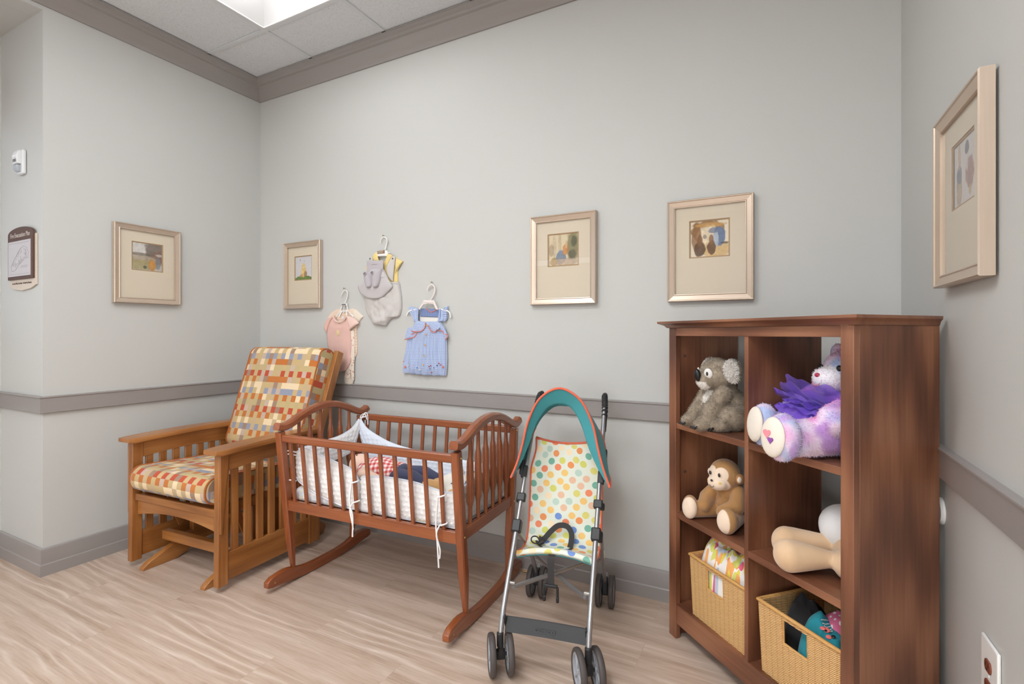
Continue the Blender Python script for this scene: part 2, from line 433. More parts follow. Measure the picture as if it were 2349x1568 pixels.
# alcove window: frame, pane and blind, plus added fill light frames
MAT['pane'] = glass('window_glass', .04)
wf = MB()
for a in ((WY0, WY0 + .05), (WY1 - .05, WY1), ((WY0 + WY1) / 2 - .025, (WY0 + WY1) / 2 + .025)): wf.box2(XA - .1, XA - .05, a[0], a[1], WZ0, WZ1)
for a in ((WZ0, WZ0 + .05), (WZ1 - .05, WZ1)): wf.box2(XA - .1, XA - .05, WY0, WY1, a[0], a[1])
MAT['sash'] = plain('window_frame', (120, 116, 112), .5)
w2f = MB()
for k in range(4):
    x = lerp(FX0, FX1 - .05, k / 3); w2f.box2(x, x + .05, YF - .10, YF - .05, FZ0, FZ1)
for z in (FZ0, FZ1 - .05): w2f.box2(FX0, FX1, YF - .10, YF - .05, z, z + .05)
struct(w2f.build('front_fill_frame', M('sash'), bevel=.004))  # added frame round the unseen front fill light
w4 = MB()
for k in range(3):
    y = lerp(RY0, RY1 - .05, k / 2); w4.box2(XR + .05, XR + .10, y, y + .05, RZ0, RZ1)
for z in (RZ0, RZ1 - .05): w4.box2(XR + .05, XR + .10, RY0, RY1, z, z + .05)
struct(w4.build('side_fill_frame', M('sash'), bevel=.004))  # added frame round the unseen side fill light
tw = struct(MB().box2(-3.66, -2.50, YF - .02, YF + .004, 2.36, 2.50).build('glow_strip_frame', M('sash'), bevel=.003))  # added unseen backing for the glowing strip
MB().add([(-3.63, YF + .006, 2.385), (-2.53, YF + .006, 2.385), (-2.53, YF + .006, 2.475), (-3.63, YF + .006, 2.475)], [(3, 2, 1, 0)]).build('flat_pane', emis('added_glow_strip', (226, 236, 250), 2.2), tw, smooth=0, recalc=False)  # added glowing strip, makes the bright band mirrored in the picture glass
w1 = struct(wf.build('window_1', M('sash'), bevel=.004))
MB().add([(XA - .076, WY0 + .04, WZ0 + .04), (XA - .076, WY1 - .04, WZ0 + .04), (XA - .076, WY1 - .04, WZ1 - .04), (XA - .076, WY0 + .04, WZ1 - .04)], [(0, 1, 2, 3)]).build('flat_pane', M('pane'), w1, smooth=0)
MAT['blind'] = plain('blind_slat', (225, 228, 232), .5)
MAT['valance'] = plain('blind_valance', (150, 126, 110), .6)
bl = thing('window_blind', 'white horizontal slat blind hanging in the alcove window at the edge', 'window blind', (XA - .03, (WY0 + WY1) / 2, WZ1))
sl = MB(); hw = (WY1 - WY0) / 2 - .02
for k in range(26):
    z = -.30 - k * .043
    sl.box((0, 0, z), (.04, hw * 2, .003), rot=(0, R(28), 0))
sl.build('slats', M('blind'), bl)
MB().box2(-.02, .025, -hw, hw, -.29, -.005).build('valance', M('valance'), bl, bevel=.004)
MB().box2(-.02, .02, -hw, hw, -1.445, -1.42).build('bottom_rail', M('blind'), bl, bevel=.004)

# ceiling: tiles between T-bars, troffer openings left free
GX0, GY0, T = -2.639, 1.931, .6096
TROF = [(0, 0), (1, -2), (3, -4), (-1, -5), (3, -6)]    # grid cells whose bay (two wide, one deep) holds a light; the second is added fill for the side walls
def bay(c): return GX0 + c[0] * T, GX0 + (c[0] + 2) * T, GY0 + (c[1] - 1) * T, GY0 + c[1] * T
occ = set()
for c in TROF:
    occ.add((c[0], c[1] - 1)); occ.add((c[0] + 1, c[1] - 1))
cl = MB(); gr = MB()
x0, x1, y0, y1 = XL, XR, YF, YB
for i in range(-2, 6):
    for j in range(-10, 2):
        if (i, j) in occ: continue
        a, b = max(x0, GX0 + i * T), min(x1, GX0 + (i + 1) * T); c, d = max(y0, GY0 + j * T), min(y1, GY0 + (j + 1) * T)
        if b - a > .01 and d - c > .01: cl.box2(a, b, c, d, CEIL + .006, CEIL + .03)
ceil = struct(cl.build('ceiling', M('tile'), smooth=0))
for i in range(-1, 6):
    x = GX0 + i * T
    if x0 < x < x1:
        gr.box2(x - .012, x + .012, y0, y1, CEIL - .001, CEIL + .005); gr.box2(x - .004, x + .004, y0, y1, CEIL + .005, CEIL + .03)
for j in range(-9, 2):
    y = GY0 + j * T
    if y0 < y < y1:
        gr.box2(x0, x1, y - .012, y + .012, CEIL - .0015, CEIL + .0045)
struct(gr.build('ceiling_grid', M('grid'), ceil, smooth=0))  # added flash-like fill for the back wall, from behind the viewer
sheet('ceiling_slab', MB().box2(XA - .12, XR + .12, YF - .12, YB + .12, 3.16, 3.25), M('wall'))
cp = MB()
for (x, y) in ((GX0, YB - .098), (GX0 + T, YB - .098), (GX0 + 2 * T, YB - .098)): cp.box2(x - .012, x + .012, y - .006, y, CEIL - .004, CEIL)  # added unseen fill that brightens the left wall
for y in (GY0, GY0 - T): cp.box2(XL + .098, XL + .104, y - .012, y + .012, CEIL - .004, CEIL)
struct(cp.build('ceiling_grid_clips', M('dark_clip'), ceil, smooth=0))

# mouldings: profile (distance from wall, height)
CROWN = [(0, 2.874), (.010, 2.874), (.014, 2.882), (.018, 2.889), (.030, 2.900), (.044, 2.918), (.056, 2.940), (.062, 2.948), (.070, 2.950), (.076, 2.952), (.080, 2.964), (.090, 2.970), (.093, 2.984), (.0975, 2.986), (.0975, 2.992), (0, 2.992)]
RAIL = [(0, RAIL_B), (.014, RAIL_B), (.017, RAIL_B + .003), (.017, RAIL_T - .010), (.021, RAIL_T - .007), (.021, RAIL_T - .002), (.018, RAIL_T), (0, RAIL_T)]
BASE = [(0, 0), (.016, 0), (.016, .055), (.012, .060), (.012, .128), (.010, .134), (.005, .138), (0, .138)]
def run(name, prof, path, mitre):
    """path: 2D wall points; mitre: unit-wall offset direction at each point (x,y per metre of depth)"""
    rs = [[Vector((p[0] + m[0] * d, p[1] + m[1] * d, z)) for d, z in prof] for p, m in zip(path, mitre)]
    return struct(MB().rings(rs).build(name, M('trim'), smooth=30, grain=None))
def run_all(nm, prof, alcove=True):
    run(nm + 'back', prof, [(XL, YB), (XR, YB)], [(1, -1), (-1, -1)])
    run(nm + 'right', prof, [(XR, YB), (XR, YF)], [(-1, -1), (-1, 0)])
    if alcove:
        run(nm + 'left', prof, [(XL, YB), (XL, YA)], [(1, -1), (1, -1)])
        run(nm + 'alcove', prof, [(XL, YA), (XA, YA)], [(1, -1), (1, -1)])
        run(nm + 'window', prof, [(XA, YA), (XA, YF)], [(1, -1), (1, 0)])
    else:
        run(nm + 'left', prof, [(XL, YB), (XL, YF)], [(1, -1), (1, 0)])
run_all('baseboard_', BASE)
run_all('trim_rail_', RAIL)
run_all('trim_crown_', CROWN, False)

# ------------------------------------------------------------------ ceiling lights
MAT['lens'] = emis('lamp_lens', (250, 252, 255), LENS[0]); MAT['lens_bright'] = emis('lamp_lens_bright', (250, 252, 255), LENS[1])
MAT['reflector'] = plain('reflector_white', (226, 226, 226), .5)
LN = ['recessed white ceiling troffer with a glowing round lens over the rocking chair corner', 'added unseen ceiling troffer lighting the side walls from above the middle of the room', 'recessed ceiling troffer with glowing lens nearest above the viewer',
      'recessed ceiling troffer behind the viewer on the window side', 'recessed ceiling troffer behind the viewer on the bookcase side']
for k, c in enumerate(TROF):
    a, b, y_0, y_1 = bay(c); cx, cy = (a + b) / 2, (y_0 + y_1) / 2
    t = thing('ceiling_light', LN[k], 'ceiling light', (cx, cy, CEIL), R(90), group='recessed ceiling lights')
    hx, hy = T / 2 - .012, T - .012
    fr = MB()
    for sx in (-1, 1): fr.box2(min(sx * hx, sx * (hx - .006)), max(sx * hx, sx * (hx - .006)), -hy, hy, -.001, .03)
    for sy in (-1, 1): fr.box2(-hx, hx, min(sy * hy, sy * (hy - .006)), max(sy * hy, sy * (hy - .006)), -.001, .03)
    fr.build('frame', M('white_metal'), t)
    # curved reflector wings and end plates
    rf = MB(); prof = []
    for sgn in (-1, 1):
        pts = [(sgn * lerp(hx - .005, .150, u), .004 + .105 * math.sin(u * PI / 2) ** .8) for u in [i / 10 for i in range(11)]]
        rf.rings([[Vector((x, y, z)) for x, z in pts] for y in (-hy + .006, hy - .006)], closed=False, cap=False)
    rf.box2(-.155, .155, -hy, hy, .109, .112)
    rf.build('reflector', M('reflector'), t, smooth=40, recalc=False)
    for sy in (-1, 1):
        ep = MB(); y = sy * (hy - .004)
        e = [(-hx + .005, .003), (hx - .005, .003), (hx - .005, .112), (-hx + .005, .112)]
        sl = [Vector((x, y - sy * (.0 if z < .05 else .11), z)) for x, z in e]
        ep.add(sl, [(0, 1, 2, 3)]); ep.build('end_plate', M('reflector'), t)
    ln = MB(); yy = hy - .115
    rs = []
    for i in range(13):
        q = i / 12; y = lerp(-yy, yy, q); k2 = 1
        e = min(q, 1 - q) * 12
        k2 = .02 if e == 0 else (.9 if e <= 1 else 1)
        if e == 0: y = y * 1.05
        rs.append([Vector((.155 * k2 * math.cos(an), y, .105 - .090 * k2 * math.sin(an) ** .8)) for an in [PI * m / 12 for m in range(13)]])
    ln.rings(rs); ln.build('lens', M('lens') if k == 0 else M('lens_bright'), t, smooth=60)
# ------------------------------------------------------------------ framed prints
def frame_mat():
    t = NT('champagne_moulding'); n = t.noise(t.uv((3, 90, 1)), 2, 3)
    t.set(Base_Color=t.mix(n, lin((196, 177, 158)), lin((208, 190, 172))), Roughness=.34, Metallic=.55); return t.m
MAT['moulding'] = frame_mat()
MAT['mat_board'] = cloth('mat_board', (216, 203, 181), .9, .08, 300, .01, 0)
MAT['mat_core'] = plain('mat_bevel', (170, 138, 100), .7)
MAT['print'] = painted('print_ink', .8, 0, .05, 300)
MAT['picture_glass'] = glass('picture_glass', .045)
FW, FH = .352, .45
def vnoise(x, y, s=1, o=0): return mnoise.noise(Vector((x * s, y * s, o * 7.3)))
def blob(x, y, cx, cy, rx, ry, soft=.25, o=0, rough=.18):
    d = math.hypot((x - cx) / rx, (y - cy) / ry) + rough * vnoise(x, y, 9, o)
    return 1 - sstep(1 - soft, 1 + soft, d)
def over(c, t, k): return tuple(a + (b - a) * k for a, b in zip(c, t))
def wash(base, items, grain=.06):
    def f(x, y):
        c = base
        for k, (cx, cy, rx, ry, col, soft, al) in enumerate(items):
            b = blob(x, y, cx, cy, rx, ry, soft * .45, k); shade = 1 + .22 * vnoise(x, y, 7, k + 11) + .12 * vnoise(x, y, 19, k + 4)
            c = over(c, tuple(q * shade for q in lin(col)), al * b)
            edge = 1 - min(1, abs(b - .5) / .35)
            c = over(c, (.10, .08, .07), .38 * edge * al * sstep(-.1, .25, vnoise(x, y, 8, k + 2)))
        ink = 1 - min(1, abs(vnoise(x, y, 10, 8) + .6 * vnoise(x, y, 23, 9)) / .05)
        c = over(c, (.12, .10, .09), .22 * ink * sstep(.0, .3, vnoise(x, y, 4, 6)))
        n = 1 + grain * vnoise(x, y, 26, 3) + grain * .7 * vnoise(x, y, 60, 5)
        return tuple(max(0, v * n) for v in c)
    return f
PAPER = lin((222, 212, 192))
ART = {
    'meadow': wash(lin((186, 180, 170)), [(.3, .85, .5, .25, (206, 202, 196), .4, .9), (.85, .75, .42, .5, (112, 98, 86), .35, .9), (.95, .5, .3, .25, (136, 92, 70), .5, .6), (.3, .58, .4, .06, (96, 88, 74), .5, .7),
        (.35, .4, .5, .14, (168, 152, 128), .5, .8), (.3, .2, .6, .18, (158, 146, 92), .5, .8), (.66, .22, .13, .2, (188, 132, 60), .25, .95), (.86, .3, .08, .22, (120, 124, 130), .3, .8), (.42, .12, .06, .06, (60, 60, 56), .4, .8), (.9, .6, .12, .05, (190, 184, 178), .3, .8)]),
    'mound': wash(lin((206, 204, 206)), [(.5, .0, .62, .17, (104, 128, 62), .15, 1), (.5, .38, .15, .26, (214, 184, 116), .25, .95), (.5, .58, .10, .13, (222, 196, 132), .25, .9), (.62, .25, .09, .12, (150, 112, 74), .3, .9), (.36, .18, .08, .06, (178, 128, 70), .3, .8), (.3, .86, .03, .02, (90, 86, 84), .4, .8), (.55, .8, .02, .015, (90, 86, 84), .4, .8)]),
    'fence': wash(lin((214, 198, 166)), [(.2, .62, .07, .36, (196, 178, 148), .2, .8), (.38, .66, .06, .34, (190, 172, 142), .2, .8), (.1, .5, .09, .2, (150, 130, 104), .3, .6), (.82, .6, .2, .5, (112, 110, 72), .6, .8), (.86, .75, .1, .16, (70, 76, 58), .6, .7), (.8, .35, .12, .14, (78, 80, 64), .6, .7),
        (.42, .26, .17, .22, (112, 130, 150), .25, .9), (.58, .5, .1, .17, (190, 132, 76), .3, .9), (.5, .12, .6, .1, (176, 150, 122), .5, .8), (.18, .14, .12, .12, (172, 142, 84), .4, .8), (.6, .66, .04, .12, (206, 170, 120), .3, .7)]),
    'arch': wash(lin((226, 214, 190)), [(.45, .72, .44, .30, (150, 106, 56), .2, .9), (.48, .60, .30, .27, (224, 208, 178), .25, .95), (.16, .55, .12, .4, (138, 94, 50), .3, .85), (.66, .18, .36, .24, (208, 172, 110), .35, .85),
        (.76, .56, .15, .26, (106, 122, 150), .18, 1), (.66, .48, .08, .22, (176, 186, 196), .2, .9), (.62, .72, .14, .08, (112, 124, 150), .3, .8), (.9, .36, .12, .03, (80, 66, 50), .4, .8), (.25, .22, .16, .2, (98, 66, 38), .25, .95), (.25, .46, .07, .16, (128, 88, 52), .3, .9),
        (.55, .24, .11, .2, (104, 70, 40), .25, .95), (.55, .47, .06, .14, (140, 98, 58), .3, .9), (.38, .56, .05, .06, (110, 104, 96), .4, .7), (.52, .88, .4, .06, (196, 150, 84), .4, .7)]),
    'vases': wash(lin((206, 200, 196)), [(.25, .3, .13, .3, (176, 156, 128), .25, .85), (.25, .5, .12, .14, (128, 132, 142), .25, .9), (.25, .78, .06, .2, (190, 168, 140), .3, .8), (.72, .42, .18, .24, (158, 122, 116), .3, .85), (.6, .66, .06, .2, (204, 198, 194), .3, .7), (.6, .84, .09, .1, (104, 106, 112), .3, .85), (.74, .16, .06, .08, (188, 160, 110), .4, .7)]),
}
def make_frame(name_art, label, loc, rotz, glow=None):
    """origin at the middle of the back, hanging plane y = 0, faces -y"""
    t = thing('framed_print', label, 'picture', loc, rotz, group='champagne framed prints')
    prof = [(0, 0), (0, -.026), (.003, -.029), (.006, -.028), (.008, -.025), (.026, -.019), (.029, -.021), (.032, -.020), (.032, -.010), (.032, -.004), (.030, 0)]
    rs = []
    for d, y in prof:
        a, b = FW / 2 - d, FH / 2 - d
        rs.append([Vector((-a, y, -b)), Vector((a, y, -b)), Vector((a, y, b)), Vector((-a, y, b))])
    m = MB()
    n = 4
    for j in range(4):       # four mitred lengths, grain along each
        j2 = (j + 1) % 4
        for i in range(len(rs) - 1):
            q = [rs[i][j], rs[i][j2], rs[i + 1][j2], rs[i + 1][j]]
            ax = 0 if j % 2 == 0 else 2
            m.add(q, [(0, 1, 2, 3)], [[(p[ax], prof[i + (k > 1)][0] * 1.5 + prof[i + (k > 1)][1]) for k, p in enumerate(q)]])
    fr = m.build('moulding', M('moulding'), t, smooth=0, recalc=True)
    # mat board with an opening above the middle
    ow, oh, oz = .0835, .083, .049
    a, b = FW / 2 - .031, FH / 2 - .031; y = -.010
    o = [Vector((-ow, y, oz - oh)), Vector((ow, y, oz - oh)), Vector((ow, y, oz + oh)), Vector((-ow, y, oz + oh))]
    c = [Vector((-a, y, -b)), Vector((a, y, -b)), Vector((a, y, b)), Vector((-a, y, b))]
    MB().rings([c, o], cap=False).build('mat_board', M('mat_board'), t, smooth=0)
    k = .006
    e = [Vector((-ow + k, y + .003, oz - oh + k)), Vector((ow - k, y + .003, oz - oh + k)), Vector((ow - k, y + .003, oz + oh - k)), Vector((-ow + k, y + .003, oz + oh - k))]
    MB().rings([o, [p + Vector((0, .0015, 0)) for p in o], e], cap=False).build('mat_edge', M('mat_core'), t, smooth=0)
    nu = nv = 120; f = ART[name_art]
    pm = MB().grid(lambda u, v: Vector((lerp(-ow + .004, ow - .004, u), y + .0045, lerp(oz - oh + .004, oz + oh - .004, v))), nu, nv)
    pr = pm.build('art_print', M('print'), t, smooth=0)
    ca = pr.data.color_attributes.new('Col', 'FLOAT_COLOR', 'POINT'); buf = []
    for j in range(nv + 1):
        for i in range(nu + 1): buf += [*f(i / nu, j / nv), 1]
    ca.data.foreach_set('color', buf)
    MB().add([(-a, -.0145, -b), (a, -.0145, -b), (a, -.0145, b), (-a, -.0145, b)], [(0, 1, 2, 3)]).build('glass_pane', M('picture_glass'), t, smooth=0, recalc=False)
    MB().box2(-FW / 2 + .004, FW / 2 - .004, -.003, -.001, -FH / 2 + .004, FH / 2 - .004).build('backing_board', M('mat_core'), t, smooth=0)
    return t
G = .002
make_frame('meadow', 'framed misty landscape print alone on the wall above the rocking chair arm', (XL + G, 1.623, 1.620), R(90))
make_frame('mound', 'framed pale print with a green mound, between room corner and baby clothes', (-2.815, YB - G, 1.613), 0)
make_frame('fence', 'framed print with blue flower shape and a bright band reflected across its glass', (-.938, YB - G, 1.592), 0)
make_frame('arch', 'framed print with brown arch and blue pot, above the low end of the bookcase', (-.252, YB - G, 1.588), 0)
make_frame('vases', 'framed print with two pale vases on the wall beside the bookcase', (XR - .006, 1.603, 1.570), R(-90))

# ------------------------------------------------------------------ letters as flat raised shapes
def letters(txt, size, mat, parent, loc, rot=(R(90), 0, 0), name='lettering', align='CENTER', depth=.0004, sx=1):
    cu = bpy.data.curves.new(name, 'FONT'); cu.body = txt; cu.size = size; cu.align_x = align; cu.align_y = 'CENTER'; cu.extrude = depth; cu.resolution_u = 3
    tmp = bpy.data.objects.new('tmp', cu); COL.objects.link(tmp)
    dg = bpy.context.evaluated_depsgraph_get(); dg.update()
    me = bpy.data.meshes.new_from_object(tmp.evaluated_get(dg)); bpy.data.objects.remove(tmp); me.name = name
    me.materials.clear()
    o = link(name, me, mat, parent, loc=loc, rot=rot); o.scale = (sx, 1, 1); return o

# fire alarm strobe on the alcove return
MAT['alarm'] = plain('alarm_plastic', (222, 223, 224), .4)
MAT['strobe'] = plain('strobe_lens', (205, 210, 216), .12, Transmission_Weight=.35)
MAT['ink_grey'] = plain('ink_grey', (120, 118, 118), .6)
al = thing('fire_alarm', 'white fire alarm strobe on the narrow alcove wall above the evacuation sign', 'fire alarm', (-3.487, YA - .001, 2.113))
MB().box2(-.036, .036, -.018, 0, -.062, .064).build('housing', M('alarm'), al, bevel=.006)

fm = MB(); fm.prism([(-.016, -.012), (-.034, -.012), (-.036, .012), (-.034, .040), (-.027, .058), (-.016, .060)], -.034, .026, 'x')
fm.build('front_cover', M('alarm'), al, bevel=.004)
MB().box2(-.028, .020, -.0375, -.034, .020, .034).build('sounder_grille', M('white_metal'), al, bevel=.001)
letters('FIRE', .022, M('ink_grey'), al, (-.003, -.0364, .004), depth=.0006)
st = MB(); st.prism([(-.016, -.052), (-.028, -.050), (-.036, -.036), (-.036, -.016), (-.016, -.014)], -.026, .018, 'x')
st.build('strobe_lens', M('strobe'), al, bevel=.006, seg=3)

# evacuation sign: curved top plaque over a cream back plate
MAT['sign_brown'] = plain('sign_brown', (84, 56, 44), .6)
MAT['sign_cream'] = plain('sign_cream', (206, 192, 176), .5)
MAT['sign_paper'] = plain('sign_paper', (190, 182, 182), .3, Coat_Weight=.4)
MAT['sign_letter'] = plain('sign_letter', (196, 186, 176), .5)
MAT['line_grey'] = plain('plan_line', (156, 152, 156), .6)
sg = thing('evacuation_sign', 'brown and cream fire evacuation plan plaque on the narrow alcove wall', 'sign', (-3.484, YA - .001, 1.612))
w = .150
bk = [(-w, -.140), (-.1, -.158), (0, -.166), (.1, -.158), (w + .012, -.140), (w + .012, .120), (-w, .120)]
MB().prism([(x, z) for x, z in bk], -.008, 0, 'y').build('back_plate', M('sign_cream'), sg, bevel=.001)
top = [(-w, -.108), (w, -.108), (w, .130)] + [(w * math.cos(a) , .130 + .034 * math.sin(a)) for a in [PI * k / 14 for k in range(1, 14)]] + [(-w, .130)]
MB().prism(top, -.016, -.008, 'y').build('front_plate', M('sign_brown'), sg, bevel=.001)
MB().box2(-w + .012, w - .022, -.0185, -.016, -.092, .092).build('plan_sheet', M('sign_paper'), sg)
rnd = random.Random(5); pl = MB()
pts = [(-.10, -.04), (-.07, -.01), (-.03, .02), (.01, .05), (.05, .062), (.09, .05), (.11, .02), (.10, -.005), (.07, .0), (.03, -.02), (-.01, -.035), (-.05, -.06), (-.09, -.065), (-.10, -.04)]
for a, b in zip(pts, pts[1:]): pl.beam((a[0], -.0188, a[1]), (b[0], -.0188, b[1]), .0006, .0016, up=(0, 0, 1))
for k in range(46):
    i = rnd.randrange(len(pts) - 1); t = rnd.random(); x = lerp(pts[i][0], pts[i + 1][0], t) * rnd.uniform(.4, .95); z = lerp(pts[i][1], pts[i + 1][1], t) * rnd.uniform(.4, .9)
    a = rnd.choice((.35, 1.92)); L = rnd.uniform(.006, .02)
    pl.beam((x, -.0188, z), (x + L * math.cos(a), -.0188, z + L * math.sin(a)), .0006, .0013)
pl.box2(-.125, .115, -.0190, -.0186, .080, .0815); pl.box2(-.125, .115, -.0190, -.0186, -.0815, -.080)
for z in (-.040, -.047): pl.box2(.02, .095, -.0190, -.0186, z - .001, z + .001)
pl.build('floor_plan', M('line_grey'), sg, smooth=0)
letters('Fire Evacuation Plan', .034, M('sign_letter'), sg, (0, -.0165, .122), sx=.86)
letters('In Case Of Fire, Use Stairs - Do Not Use Elevators', .0135, M('sign_brown'), sg, (.0, -.0085, -.128), sx=.82)

# duplex outlet and a round plate on the right wall
MAT['plate'] = plain('outlet_plate', (238, 237, 234), .35)
MAT['socket'] = plain('socket_brown', (122, 62, 42), .45)
MAT['slot'] = plain('socket_slot', (40, 24, 18), .6)
ot = thing('wall_outlet', 'white wall outlet plate with two brown sockets low on the right', 'outlet', (XR - .0005, 1.461, .468), R(-90))
MB().box2(-.048, .048, -.007, 0, -.075, .075).build('cover_plate', M('plate'), ot, bevel=.005, seg=3)
for z in (.022, -.022):
    so = MB(); so.prism([(.017 * math.cos(a), z + max(-.0125, min(.0125, .017 * math.sin(a)))) for a in [2 * PI * k / 28 for k in range(28)]], -.0105, -.006, 'y')
    s_ = so.build('socket', M('socket'), ot, bevel=.0008)
    h = MB(); h.box2(-.008, -.006, -.0112, -.0103, z - .001, z + .007); h.box2(.006, .008, -.0112, -.0103, z, z + .006); h.lathe([(0, 0), (.0028, 0), (.0028, .001), (0, .001)], 12, Matrix.Translation((0, -.0103, z - .006)) @ Matrix.Rotation(R(90), 4, 'X'))
    h.build('slots', M('slot'), s_, smooth=0)
MB().lathe([(0, 0), (.003, 0), (.003, .0012), (0, .0015)], 10, Matrix.Translation((0, -.007, 0)) @ Matrix.Rotation(R(90), 4, 'X')).build('screw', M('white_metal'), ot)
rp = MB().lathe([(0, .0), (.038, .0), (.038, .005), (.033, .010), (0, .011)], 32).build('wall_cover_plate', M('plate'), None, loc=(XR - .0005, 1.838, .715), rot=(0, R(-90), 0))
tag(rp, 'round white cover plate on the wall just behind the bookcase side', 'cover plate')
